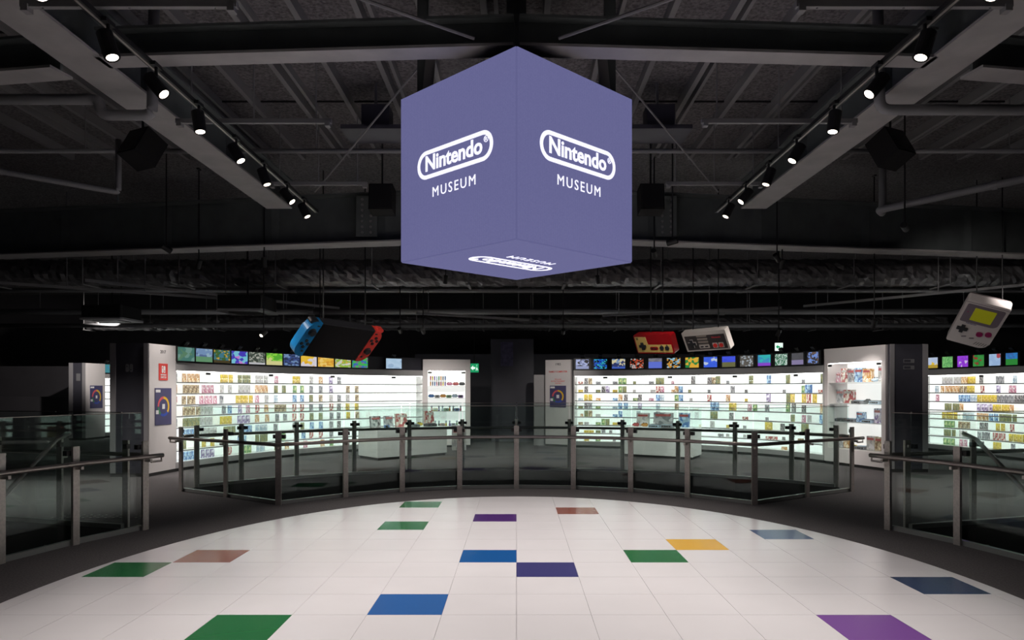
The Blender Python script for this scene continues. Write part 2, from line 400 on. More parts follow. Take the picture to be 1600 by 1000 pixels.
# wrinkled insulated duct
def duct(y, z, r, x0, x1, label):
    m = MB(); n = 22; K = int((x1 - x0) / .09); rnd = random.Random(int(y * 10)); vs = []; fs = []
    for i in range(K + 1):
        for k in range(n):
            a = 2 * PI * k / n; rr = r * (1 + rnd.uniform(-.08, .08)) * (1 - .05 * (i % 9 == 0))
            vs.append((x0 + (x1 - x0) * i / K + rnd.uniform(-.02, .02), rr * math.cos(a) * 1.3, rr * math.sin(a)))
    for i in range(K):
        for k in range(n): fs.append((i * n + k, i * n + (k + 1) % n, (i + 1) * n + (k + 1) % n, (i + 1) * n + k))
    d = empty('insulated_duct', (0, y, z)); m.add(vs, fs).build('duct_skin', mat('duct_foil', (.14, .135, .14), .38, .3, noise=.3, scale=9), d)
    for x in range(int(x0), int(x1), 2):
        MB().tube([(x, -r * 1.32, -r), (x, -r * 1.32, 5.34 - z)], .012, 6).build('hanger', rib_mat, d)
        MB().box((x, 0, -r * 1.04), (.05, r * 2.7, .02)).build('bracket', rib_mat, d)
    tag(d, label, 'duct')
duct(15.7, 4.0, .28, -13, 13, 'wrinkled dark insulated duct running just behind the girder')
duct(22.5, 3.55, .22, -13, 13, 'wrinkled dark insulated duct far back above the display walls')
# cassettes and boxes among the dark services
for x, y, z, lb in ((-5.6, 15.4, 3.12, 'ceiling cassette unit above the first monitors of the curved wall'), (-9.3, 17, 3.1, 'round-edged ceiling cassette over the dark far wall')):
    c = empty('ceiling_cassette', (x, y, z))
    MB().prism(rrect(1.0, 1.0, .08), 0, .04).build('grille_frame', pipe_mat, c); MB().prism(rrect(.6, .6, .04), -.012, 0).build('grille', black_metal, c)
    MB().prism(rrect(.92, .92, .05), .04, .32).build('housing', black_metal, c); MB().tube([(0, 0, .3), (0, 0, 2.2)], .02, 6).build('hanger', black_metal, c)
    tag(c, lb, 'air conditioner')
for k, (x, y, z, x2, y2) in enumerate(((-11, 12.6, 3.5, -6.4, 16.0), (-7.6, 13.0, 3.45, -4.2, 17.5), (6.8, 17.5, 3.5, 10.5, 12.8), (2.0, 17.2, 3.25, 5.6, 15.6), (-2.2, 16.2, 3.2, .3, 17.8))):
    s = empty('hanging_track', (x, y, z)); e = Vector((x2 - x, y2 - y, 0))
    MB().bar((0, 0, 0), e, .05, .05).build('rail', rib_mat, s)
    for q in ((.1, .5, .74), (.1, .48, .9), (.1, .5, .9), (.1, .62), (.1, .9))[k]: MB().tube([e * q, e * q + Vector((0, 0, 5.34 - z))], .01, 6).build('hanger', rib_mat, s)
    tag(s, ['dim track over the dark far wall', 'dim track leading to the red and blue console', 'slanted track beside the grey handheld', 'slanted track above the red controller', 'short dim track behind the cube'][k], 'light track')
SP = [(412, 521, 14.8), (625, 516, 16.2), (661, 517, 16.2), (880, 518, 16.5), (1366, 505, 13.2), (1217, 519, 15.0), (500, 507, 14.9)]
SPL = ['beside the cassette unit', 'over the red end of the hanging console', 'behind the red end of the hanging console', 'between the cube and the red controller', 'above the glazed console showcase', 'above the green exit sign', 'above the hanging console screen']
WASH = [(-6.0, 13.2, 1.2), (-2.3, 19.3, 1.2), (-1.8, 19.4, 1.2), (1.1, 19.8, 1.4), (6.6, 14.5, 1.3), (4.6, 16.2, .4), (-3, 16.2, .5)]
AREA = [(-4.3, 12.6, 'over the back railing near the red-logo panel', (-4.6, 14.6, 0)), (-1.4, 14.6, 'over the counter with red boxes', (-2.0, 16.5, 0)), (1.6, 14.6, 'over the counter with the picture board', (2.2, 16.6, 0)), (4.6, 12.8, 'over the back railing near the console showcase', (4.8, 14.6, 0)),
        (-7.6, 10.6, 'over the passage by the twin-emblem pillar', (-6.6, 11.2, 0)), (7.6, 10.6, 'over the passage by the console showcase', (6.8, 11.2, 0)), (9.3, 12.8, 'beside the grey handheld', (8.6, 13.7, 2.7)), (2.3, 10.9, 'aimed at the red end of the hanging console', (-3.24, 13.4, 2.42)), (-5.4, 11.4, 'aimed at the blue end of the hanging console', (-3.6, 13.0, 2.4)), (2.2, 11.8, 'aimed at the red and grey controllers', (3.2, 14.3, 2.5)), (-10.8, 20.2, 'over the dark far wall', (-16, 23.6, 1.3)), (5.2, 9.9, 'lighting the grey handheld face', (8.4, 13.7, 2.7)), (-5.5, 12.8, 'lighting the red-logo panel', (-6.4, 13.35, 1.5)), (4.3, 12.2, 'lighting the console showcase front', (6.65, 14.5, 1.6))]
for x, y, lb, aim in AREA:  # extra downlights added to brighten the back floor, panels, showcase and replicas
    spot_lamp((x, y, 3.7), aim, False, 'added small black fill downlight ' + lb, power=400 if aim[2] == 0 else (500 if x < -9 else (420 if 'red end' in lb else 150)), size=.8, ang=85 if aim[2] == 0 else (80 if x < -9 else (24 if 'red end' in lb else 48)), hang=1.64 / .8)
for (px, py, D), lb, aim in zip(SP, SPL, WASH):
    spot_lamp((gx(px, D), D, gz(py, D)), aim, True, 'small black ceiling spotlight ' + lb, power=WASH_W, size=.8, ang=50, hang=(5.34 - gz(py, D)) / .8)

# ------------------------------------------------------------------ the LED cube
h = 1.085; DM = 6.9; zb = 2.703; E = h * math.sqrt(2); zt = zb + E
cube = empty('led_cube', (0, DM, zb))
led = mat('led_face', (.012, .012, .018), .85, spec=.1)
nt = led.node_tree; b = nt.nodes['Principled BSDF']
tc = nt.nodes.new('ShaderNodeTexCoord'); bt = nt.nodes.new('ShaderNodeTexBrick'); bt.offset = 0
bt.inputs['Color1'].default_value = (*srgb(104, 104, 149), 1); bt.inputs['Color2'].default_value = (*srgb(110, 110, 155), 1); bt.inputs['Mortar'].default_value = (*srgb(97, 97, 141), 1)
bt.inputs['Scale'].default_value = 1; bt.inputs['Brick Width'].default_value = .012; bt.inputs['Row Height'].default_value = .012; bt.inputs['Mortar Size'].default_value = .002
nt.links.new(tc.outputs['Object'], bt.inputs['Vector']); nt.links.new(bt.outputs[0], b.inputs['Emission Color']); b.inputs['Emission Strength'].default_value = .98
logo_white = mat('logo_white', (.9, .9, .95), .5, emit=(.86, .86, 1.0), es=1.1)
seam = mat('cube_seam', (.01, .01, .02), .5)
corners = [Vector((0, -h, 0)), Vector((h, 0, 0)), Vector((0, h, 0)), Vector((-h, 0, 0))]
up = Vector((0, 0, 1))
def logo(parent, M):
    ring = MB(); o_ = rrect(1.0, .253, .126, 12); i_ = rrect(.925, .182, .091, 12); n = len(o_)
    vs = [Vector((x, y, z)) for z in (.001, .004) for P in (o_, i_) for x, y in P]
    fs = []
    for k in range(n):
        j = (k + 1) % n
        fs += [(2 * n + k, 2 * n + j, 3 * n + j, 3 * n + k), (k, n + k, n + j, j), (k, j, 2 * n + j, 2 * n + k), (n + k, 3 * n + k, 3 * n + j, n + j)]
    r = ring.add(vs, fs).build('logo_ring', logo_white, parent); r.matrix_local = M
    text('Nintendo', .19, logo_white, parent, M @ Matrix.Translation((-.012, 0.004, .001)), 'logo_lettering', xs=1.04, offset=.005)
    text('®', .075, logo_white, parent, M @ Matrix.Translation((.415, .045, .001)), 'registered_mark')
    text('MUSEUM', .124, logo_white, parent, M @ Matrix.Translation((0, -.262, .001)), 'museum_lettering', xs=1.02, offset=.0, spacing=1.28)
for k in range(4):
    a, c = corners[k], corners[(k + 1) % 4]
    r = (c - a).normalized(); n_ = r.cross(up)
    fm = MB().box((0, 0, 0), (E - .022, E - .022, .03)); fo = fm.build('screen_face', led, cube)
    M = frame((a + c) / 2 + up * E / 2 - n_ * .016, r, up, n_); fo.matrix_local = M
    if k in (0, 3): logo(cube, M @ Matrix.Translation((0, .06, .0155)))
fo = MB().box((0, 0, 0), (E - .022, E - .022, .03)).build('screen_face', led, cube)
r_ = Vector((-1, -1, 0)).normalized(); u_ = Vector((-1, 1, 0)).normalized()
Mb = frame((0, 0, .016), r_, u_, Vector((0, 0, -1))); fo.matrix_local = Mb
logo(cube, Mb @ Matrix.Translation((0, .06, .0155)))
MB().prism([(c.x * .985, c.y * .985) for c in corners], E - .04, E - .006).build('top_plate', seam, cube)
MB().prism([(c.x * .96, c.y * .96) for c in corners], .03, E - .04).build('inner_core', seam, cube)
tag(cube, 'large hanging lavender video cube with white logo on its faces', 'video cube')
for sg in (-1, 1):
    m_ = empty('cube_hanger', (sg * .87, 6.9, zt)); nm = 'console side' if sg < 0 else 'controller side'
    MB().bbox((-.05, -.05, -.006), (.05, .05, 1.1)).build('mast', beam_dark, m_)
    MB().bar((-sg * .05, -.1, .0), (-sg * .09, -.1, .42), .09, .03).build('bracket', beam_grey, m_)
    tag(m_, 'dark steel mast holding up the cube, red and blue ' + nm if sg < 0 else 'dark steel mast holding up the cube, twin ' + nm, 'hanger')
tag(MB().bbox((-.09, 6.7, zt - .006), (.09, 6.9, 5.35)).build('cube_hanger', beam_dark), 'wide central steel mast above the cube corner', 'hanger')

# ------------------------------------------------------------------ glass railings
def railing(name, posts, label, side, glass_side, ext=(0, 0), handrail=True, rail_z=.80, skip_glass=()):
    """posts: list of (x,y); side=+1 handrail to the left of travel direction, glass on the other"""
    P = [Vector((x, y, 0)) for x, y in posts]; o = P[len(P) // 2].copy(); t = empty(name, o)
    N = len(P); nrm = []
    for i in range(N):
        a, b_ = P[max(i - 1, 0)], P[min(i + 1, N - 1)]; d = (b_ - a).normalized(); nrm.append(Vector((-d.y, d.x, 0)) * side)
    for i in range(N):
        p = P[i] - o; n_ = nrm[i]; d = Vector((n_.y, -n_.x, 0))
        M = Matrix((d, n_, Vector((0, 0, 1)))).transposed()
        ps = MB().box(p + Vector((0, 0, .482)), (.075, .028, .965), M).build('post', steel, t)
        for sd in (-1, 1):
            if (i == 0 and sd < 0) or (i == N - 1 and sd > 0): continue
            MB().box(p - n_ * .045 + d * (.055 * sd) + Vector((0, 0, .90)), (.05, .05, .05), M).build('glass_clamp', black_metal, ps)
        MB().box(p - n_ * .026 + Vector((0, 0, .90)), (.03, .03, .03), M).build('clamp_arm', steel, ps)
        MB().box(p + n_ * .045 + Vector((0, 0, rail_z - .045)), (.03, .09, .03), M).build('rail_bracket', steel, ps)
    for i in range(N - 1):
        if i in skip_glass: continue
        a = P[i] - o - nrm[i] * .045; b_ = P[i + 1] - o - nrm[i + 1] * .045; d = (b_ - a).normalized()
        a2, b2 = a + d * .012, b_ - d * .012
        g_ = MB().bar(a2 + Vector((0, 0, .66)), b2 + Vector((0, 0, .66)), .015, 1.22).build('glass_panel', glass, t)
        MB().bar(a2 + Vector((0, 0, 1.272)), b2 + Vector((0, 0, 1.272)), .018, .008).build('top_edge', steel_dark, g_)
        MB().bar(a + Vector((0, 0, .025)), b_ + Vector((0, 0, .025)), .05, .05).build('kerb_channel', kerb_mat, t)
    if handrail:
        pts = [P[i] - o + nrm[i] * .085 + Vector((0, 0, rail_z)) for i in range(N)]
        d0 = (pts[0] - pts[1]).normalized(); d1 = (pts[-1] - pts[-2]).normalized()
        pts = [pts[0] + d0 * (.16 + ext[0])] + pts + [pts[-1] + d1 * (.16 + ext[1])]
        MB().tube(pts, .024, 12).build('handrail', steel_dark, t, True)
        for e, d in ((pts[0], d0), (pts[-1], d1)):
            MB().tube([e - d * .02, e - d * .02 - Vector((0, 0, .06)), e - d * .16 - Vector((0, 0, .06))], .012, 8).build('handrail_return', steel, t)
    return tag(t, label, 'railing')
railing('glass_railing', FR, 'curved glass railing with steel posts in front of the floor opening, nearest the white stage', -1, 1)
railing('glass_railing', [b for b in BR], 'curved glass railing on the display-wall side of the floor opening', 1, 1)
for sg in (-1, 1):
    nm = 'beside the twin-emblem pillar' if sg < 0 else 'beside the console showcase pillar'
    pts = [(sg * x, d) for x, d in SIDE]
    railing('glass_railing', pts, 'glass stair railing along the stage edge ' + nm, -1 if sg > 0 else 1, 1)
    bp = [(sg * 4.3, 8.14), (sg * 5.2, 8.42), (sg * 6.1, 8.7), (sg * 7.0, 8.98)]
    railing('glass_railing', bp, 'glass railing across the head of the stairs ' + nm, 1 if sg > 0 else -1, 1)
    # stairs going down towards the viewer inside the opening
    st = empty('staircase', (sg * 5.8, 7.85, 0))
    for k in range(14):
        MB().bbox((-.95, -.30 * (k + 1) - .3, -.17 * (k + 1) - .04), (.95, -.30 * k - .3, -.17 * (k + 1))).build('step', charcoal, st)
        MB().bbox((-.95, -.30 * k - .33, -.17 * (k + 1)), (.95, -.30 * k - .3, -.17 * (k + 1) + .006)).build('nosing', kerb_mat, st)
    for e in (-.98, .98):
        MB().bar((e, -.2, -.2), (e, -4.5, -2.62), .04, .3).build('stringer', steel_dark, st)
        MB().tube([(e, .12, 1.05), (e, -.1, 1.0), (e, -4.5, -1.6)], .022, 10).build('stair_handrail', steel_dark, st, True)
        MB().add([(e, -.1, .95), (e, -4.5, -1.65), (e, -4.5, -2.5), (e, -.1, -.05), (e + .012, -.1, .95), (e + .012, -4.5, -1.65), (e + .012, -4.5, -2.5), (e + .012, -.1, -.05)],
                 [(0, 1, 2, 3), (4, 7, 6, 5), (0, 4, 5, 1), (2, 6, 7, 3), (1, 5, 6, 2), (0, 3, 7, 4)]).build('stair_glass', glass, st)
    tag(st, 'dark staircase descending behind the stage-edge glass ' + nm, 'staircase')

# ------------------------------------------------------------------ curved display walls
class Curve:
    def __init__(s, P0, C, P2, sgn):
        s.P = [Vector(p) for p in (P0, C, P2)]; s.sgn = sgn; s.N = 160; s.T = [i / s.N for i in range(s.N + 1)]
        s.pts = [s.at(t) for t in s.T]; s.len = [0]
        for a, b_ in zip(s.pts, s.pts[1:]): s.len.append(s.len[-1] + (b_ - a).length)
        s.L = s.len[-1]
    def at(s, t): a, c, b_ = s.P; return a * (1 - t) ** 2 + c * 2 * t * (1 - t) + b_ * t * t
    def tan(s, t): a, c, b_ = s.P; return ((c - a) * (1 - t) + (b_ - c) * t).normalized()
    def nor(s, t): d = s.tan(t); return Vector((d.y, -d.x)) * s.sgn      # towards the hall
    def t_len(s, l):
        l = min(max(l, 0), s.L)
        for i in range(s.N):
            if s.len[i + 1] >= l: return (i + (l - s.len[i]) / (s.len[i + 1] - s.len[i])) / s.N
        return 1.0
    def l_px(s, px):
        best = min(range(s.N + 1), key=lambda i: abs(CX + F * s.pts[i].x / s.pts[i].y - px)); return s.len[best]
    def off(s, t, o): return s.at(t) + s.nor(t) * o
def band(cv, o0, o1, z0, z1, t0=0.0, t1=1.0, n=24):
    m = MB(); vs = []; fs = []
    for i in range(n + 1):
        t = t0 + (t1 - t0) * i / n; a = cv.off(t, o0); b_ = cv.off(t, o1)
        vs += [(a.x, a.y, z0), (a.x, a.y, z1), (b_.x, b_.y, z1), (b_.x, b_.y, z0)]
    for i in range(n):
        for k in range(4): fs.append((i * 4 + k, i * 4 + (k + 1) % 4, i * 4 + 4 + (k + 1) % 4, i * 4 + 4 + k))
    fs += [(0, 1, 2, 3), tuple(n * 4 + k for k in (3, 2, 1, 0))]
    return m.add(vs, fs)
ROWZ = [1.875 - .2137 * (k + 1) for k in range(8)]
def display_wall(cv, label, doors, top=2.36):
    t = empty('display_wall', (0, 0, 0))
    band(cv, -.03, -.45, 0, .06).build('plinth', plinth_dark, t)
    band(cv, 0, -.45, .06, .165).build('base_panel', header_grey, t)
    band(cv, -.36, -.45, .165, 1.875).build('lit_back', lightbox, t)
    band(cv, 0, -.45, 1.875, 2.03).build('header', header_grey, t)
    band(cv, -.14, -.45, 2.03, top).build('monitor_backing', charcoal, t)
    for z in ROWZ:
        sh = band(cv, -.03, -.36, z - .006, z + .004).build('shelf', shelf_mat, t)
        band(cv, -.022, -.03, z - .018, z + .004).build('shelf_lip', grey_trim, sh)
        if z > .2: band(cv, -.035, -.05, z - .012, z - .0065).build('added_led_strip', added_led_strip, sh)  # added light source tucked behind the lip, brightens the covers below
    band(cv, -.03, -.05, 1.866, 1.8745).build('added_led_strip', added_led_strip, t)
    e = .03 / cv.L
    band(cv, -.002, -.36, .165, 1.875, 0, e, 1).build('side_panel', white_box, t); band(cv, -.002, -.36, .165, 1.875, 1 - e, 1, 1).build('side_panel', white_box, t)
    for k in range(doors):
        t0 = cv.t_len(cv.L * k / doors + .004); t1 = cv.t_len(cv.L * (k + 1) / doors - .004)
        d_ = band(cv, -.004, -.012, .17, 1.87, t0, t1, 3).build('glass_door', glass_door, t)
        tm = t0 if k % 2 else t1
        p = cv.off(tm, .004); q = cv.tan(tm); MB().bar((p.x - q.x * .05, p.y - q.y * .05, 1.835), (p.x + q.x * .05, p.y + q.y * .05, 1.835), .02, .045).build('hinge', black_metal, d_)
    return tag(t, label, 'display wall')
WL = Curve((-6.32, 13.7), (-5.415, 17.4), (-2.45, 19.5), 1)
WR = Curve((6.35, 15.3), (5.575, 18.45), (1.5, 19.45), -1)
WF = Curve((11.0, 14.0), (10.85, 16.6), (10.25, 18.9), -1)
WX = Curve((-13.0, 23.2), (-12.7, 24.6), (-11.4, 25.6), 1)
display_wall(WL, 'curved white lit display wall under the hanging red and blue console', 8)
display_wall(WR, 'curved white lit display wall under the two hanging controllers', 8)
display_wall(WF, 'white lit display wall under the hanging grey handheld', 5)
display_wall(WX, 'narrow glimpse of a lit display wall behind the twin-emblem pillar', 2)

# monitors
def scr(i, *a, **k): return art_mat('screen_%02d' % i, *a, emit=.8, seed=i * .73, **k)
C_ = lambda *a: srgb(*a)
LSCR = [(C_(70, 120, 110), C_(90, 130, 100), C_(110, 150, 140), 3, None), (C_(120, 150, 190), C_(150, 180, 200), C_(90, 110, 150), 5, (.4, C_(100, 150, 110))),
        (C_(60, 120, 140), C_(60, 100, 50), C_(200, 160, 60), 6, (.2, C_(70, 60, 30))), (C_(70, 60, 190), C_(120, 200, 220), C_(200, 130, 210), 4, None),
        (C_(60, 70, 60), C_(110, 120, 110), C_(180, 180, 170), 7, (.15, C_(200, 200, 205))), (C_(150, 220, 70), C_(90, 180, 50), C_(220, 220, 140), 5, (.35, C_(220, 215, 150))),
        (C_(60, 80, 140), C_(40, 50, 80), C_(120, 150, 190), 6, None), (C_(245, 200, 60), C_(225, 220, 230), C_(240, 180, 40), 3, None),
        (C_(240, 190, 70), C_(250, 215, 120), C_(225, 160, 50), 4, None), (C_(150, 190, 70), C_(215, 215, 200), C_(210, 180, 70), 5, None),
        (C_(60, 190, 80), C_(120, 130, 130), C_(60, 110, 190), 5, None), None, (C_(180, 210, 235), C_(190, 216, 240), C_(160, 190, 220), 3, None)]
RSCR = [(C_(20, 20, 24), C_(170, 180, 220), C_(120, 130, 170), 4, (.3, C_(150, 160, 200))), (C_(8, 10, 16), C_(30, 90, 200), C_(60, 190, 200), 7, None), (C_(220, 210, 170), C_(50, 60, 110), C_(120, 150, 190), 5, (.2, C_(70, 100, 190))),
        (C_(20, 16, 16), C_(200, 80, 50), C_(180, 180, 180), 7, None), (C_(110, 110, 125), C_(130, 130, 140), None, 5, (.65, C_(100, 120, 220))), (C_(20, 20, 20), C_(210, 150, 60), C_(150, 200, 225), 6, None),
        (C_(235, 180, 60), C_(40, 140, 70), None, 3, None), (C_(60, 100, 235), C_(66, 106, 240), C_(200, 215, 235), 3, None), (C_(60, 80, 230), C_(70, 90, 235), None, 3, (.45, C_(110, 110, 70))),
        (C_(90, 86, 80), C_(96, 92, 86), C_(170, 180, 190), 6, None), (C_(60, 150, 200), C_(50, 190, 190), None, 3, (.28, C_(140, 70, 210))), (C_(60, 120, 90), C_(200, 220, 210), None, 9, None),
        (C_(80, 80, 84), C_(84, 84, 90), None, 4, (.4, C_(140, 130, 170))), (C_(60, 56, 60), C_(120, 150, 220), C_(110, 90, 80), 5, None)]
FSCR = [(C_(200, 215, 235), C_(190, 205, 235), C_(240, 200, 60), 3, (.3, C_(190, 160, 60))), (C_(130, 200, 120), C_(100, 170, 100), None, 7, None), (C_(150, 60, 220), C_(160, 70, 230), C_(220, 200, 240), 3, None),
        (C_(50, 130, 60), C_(60, 150, 70), C_(150, 60, 50), 3, None), (C_(160, 190, 230), C_(170, 200, 235), C_(180, 80, 90), 3, None), (C_(50, 130, 200), C_(60, 110, 180), None, 4, (.5, C_(50, 140, 60)))]
def monitor(cv, l, wd, ht, scrdef, idx, label, group, inner, z=2.19):
    t = cv.t_len(l); p = cv.off(t, .0); q = cv.tan(t); n_ = cv.nor(t)
    o = empty('monitor', (p.x, p.y, z)); rt = Vector((q.x, q.y, 0)) * (1 if cv.sgn > 0 else -1); nn = Vector((n_.x, n_.y, 0))
    M = Matrix((rt, -nn, Vector((0, 0, 1)))).transposed()
    MB().box((0, 0, 0), (wd, .07, ht), M).build('bezel', black_plastic, o)
    if scrdef:
        c1, c2, c3, sc, hz = scrdef
        me_o = MB().box((0, 0, 0), (inner[0], .004, inner[1])).build('screen', scr(idx, c1, c2, c3, scale=sc, horizon=hz), o)
        me_o.matrix_local = Matrix.Translation(nn * .036) @ M.to_4x4()
    MB().box(-nn * .09 + Vector((0, 0, -.02)), (.12, .11, .1), M).build('wall_mount', black_metal, o)
    MB().bar(Vector((0, 0, ht / 2 - .02)) - nn * .06, Vector((0, 0, ht / 2 + .1)) + nn * .06, .1, .05).build('mount_arm', black_metal, o)
    tag(o, label, 'monitor', group)
l0, l1 = WL.l_px(275), WL.l_px(574); sl = (l1 - l0) / 11
for i, s_ in enumerate(LSCR):
    if s_ is None: continue
    nm = ['murky teal', 'misty blue and green', 'blue, green and amber', 'purple and cyan', 'grey and white', 'bright lime green', 'dark blue', 'yellow and white', 'orange', 'blurred green and white', 'green and grey', '', 'plain pale blue'][i]
    monitor(WL, l0 + sl * (i + .5), sl * .97, .285, s_, i, 'wide wall monitor showing a %s picture' % nm, None, (sl * .91, .255))
l0, l1 = WR.l_px(1284), WR.l_px(892); sl = (l1 - l0) / 14
for i, s_ in enumerate(RSCR[::-1]):
    nm = ['black with grey-blue shapes', 'black with blue lettering', 'cream with two dark circles', 'black with red lettering', 'grey over violet-blue', 'black with orange lettering', 'orange with green court', 'plain bright blue', 'blue over olive ground', 'brown-grey with pale marks', 'cyan over purple', 'green with pale blocks', 'grey over mauve', 'dark with blue edges'][13 - i]
    monitor(WR, l0 + sl * (i + .5), sl * .97, .3, s_, 20 + 13 - i, 'squarish retro wall monitor, picture %s' % nm, None, (sl * .72, .25))
l0, l1 = WF.l_px(1597), WF.l_px(1447); sl = (l1 - l0) / 6
for i, s_ in enumerate(FSCR[::-1]):
    nm = ['pale sky with yellow block', 'all light green', 'violet with pale strip', 'green with red stripe', 'pale blue with red title', 'blue sky over green field'][5 - i]
    monitor(WF, l0 + sl * (i + .5), sl * .97, .32, s_, 40 + 5 - i, 'retro wall monitor near the grey handheld, picture %s' % nm, None, (sl * .68, .26))
monitor(WX, WX.l_px(166), .5, .3, (C_(200, 170, 60), C_(70, 140, 150), C_(60, 130, 170), 3, (.5, C_(70, 140, 150))), 50, 'yellow and teal wall monitor behind the twin-emblem pillar', None, (.46, .26))

# game cases and boxes
PAL = {'red': ((.50, .10, .10), (.75, .62, .55)), 'orange': ((.62, .30, .08), (.75, .55, .40)), 'yellow': ((.75, .58, .06), (.55, .40, .12)), 'pink': ((.60, .22, .33), (.70, .55, .58)),
       'blue': ((.10, .22, .50), (.35, .50, .65)), 'pale blue': ((.42, .54, .66), (.65, .70, .75)), 'green': ((.12, .32, .13), (.45, .52, .25)), 'pale': ((.60, .58, .55), (.42, .40, .42)),
       'brown': ((.26, .17, .10), (.55, .45, .30)), 'dark': ((.045, .045, .05), (.30, .28, .28)), 'grey': ((.22, .22, .24), (.45, .44, .46)), 'purple': ((.22, .12, .38), (.55, .50, .60)), 'olive': ((.35, .32, .14), (.18, .22, .14))}
CM = {k: art_mat('cover_' + k.replace(' ', '_'), a, b_, tuple(min(1, x * 1.5 + .05) for x in b_), scale=4.5, seed=i * .9) for i, (k, (a, b_)) in enumerate(PAL.items())}
spine = {k: mat('spine_' + k.replace(' ', '_'), a, .4) for k, (a, b_) in PAL.items()}
SHAPE = {'c': (.105, .165, .014), 'b': (.10, .16, .03), 's': (.075, .075, .02), 'f': (.12, .07, .06), 't': (.10, .19, .03), 'w': (.17, .18, .05)}
box_me = {}
def case_mesh(sh, col):
    if (sh, col) not in box_me:
        a, c, d = SHAPE[sh]; m = MB().box((0, 0, c / 2), (a, d, c)); me = bpy.data.meshes.new('cover'); me.from_pydata(m.v, [], m.f)
        me.materials.append(CM[col]); me.materials.append(spine[col]); me.update()
        bm = bmesh.new(); bm.from_mesh(me); bmesh.ops.recalc_face_normals(bm, faces=bm.faces); bm.to_mesh(me); bm.free()
        for p in me.polygons: p.material_index = 0 if abs(p.normal.y) > .9 else 1
        box_me[(sh, col)] = me
    return box_me[(sh, col)]
WN = {id(WL): 'under the red and blue console', id(WR): 'under the two hanging controllers', id(WF): 'under the grey handheld'}
KN = {'c': ('game_case', 'game case'), 'b': ('game_box', 'game box'), 's': ('game_cartridge', 'small cartridge'), 'f': ('low_box', 'low flat box'), 't': ('game_box', 'tall game box'), 'w': ('game_box', 'wide game box')}
LAST = {}
SHN = ['top', 'second', 'third', 'fourth', 'fifth', 'sixth', 'seventh', 'lowest']
def put(cv, px, row, sh, col, cnt=1, rnd=random):
    l = cv.l_px(px); a = SHAPE[sh][0]; dirn = 1 if cv.sgn > 0 else -1
    for k in range(cnt):
        s0 = max(dirn * l + k * (a + .012), LAST.get((id(cv), row), -99) + .008); LAST[(id(cv), row)] = s0 + a
        t = cv.t_len(dirn * (s0 + a * .5)); p = cv.off(t, -.14 - rnd.random() * .03); n_ = cv.nor(t)
        o = link(KN[sh][0], case_mesh(sh, col)); o.location = (p.x, p.y, ROWZ[row] + .0042)
        o.rotation_euler = (0, 0, math.atan2(n_.y, n_.x) + PI / 2)
        tag(o, '%s %s, %s shelf, wall %s' % (col, KN[sh][1], SHN[row], WN[id(cv)]), 'game box' if sh != 'c' else 'game case', '%s %ss on the %s shelf %s' % (col, KN[sh][1], SHN[row], WN[id(cv)]))
LT = ["274:2:grey 296:4:orange 352:3:yellow 381:3:olive 408:3:pale 436:1:pink 464:2:yellow 491:1:pale 505:1:orange 520:1:purple 533:1:grey",
      "274:2:orange 296:4:brown 324:3:pink 352:1:pale 365:1:pale 381:3:pale 408:3:orange 436:1:olive 449:1:olive 464:1:green 477:1:green 491:1:grey 505:1:grey 520:1:purple 547:1:brown 560:1:brown",
      "274:2:red 296:3:brown 322:4:pink 352:1:grey 379:4:yellow 408:1:pink 421:1:pale 436:1:pale+blue 464:1:blue 477:1:blue 491:1:olive 505:1:brown 520:1:pale 533:1:grey 547:1:pale 560:1:brown",
      "274:2:pink 296:4:brown 323:3:pale 355:1:grey 365:1:blue 381:1:purple 393:1:pink 408:1:red 421:1:orange 436:3:brown 464:1:red 477:1:red 491:1:grey 505:1:grey 520:1:red 533:1:dark 547:1:yellow 560:1:yellow",
      "274:2:grey 296:4:olive 323:3:pale 352:3:yellow 380:3:purple 408:1:orange 421:1:orange 438:1:grey 450:1:grey 464:1:red 477:1:red 491:1:olive 505:1:olive 520:1:grey 533:1:grey 547:1:yellow 560:1:brown",
      "274:1:pale 296:3:blue 323:4:pale 358:3:olive 383:3:blue 408:3:pale+blue 437:1:grey 464:1:pale 477:1:olive 491:1:blue 505:1:blue 520:1:grey 533:1:dark",
      "296:1:olive 324:1:yellow 337:1:yellow 358:1:orange 380:2:blue 408:3:olive 449:1:green 478:1:blue 491:1:red 505:1:red 520:1:grey",
      "296:3:blue 325:3:purple 365:1:red 383:3:green 410:2:pale+blue 437:1:olive 452:1:orange 480:1:pink 508:1:orange 520:1:green"]
for r_i, row in enumerate(LT):
    for it in row.split():
        px, n, col = it.split(':'); put(WL, float(px), r_i, 'c', col.replace('+', ' '), int(n))
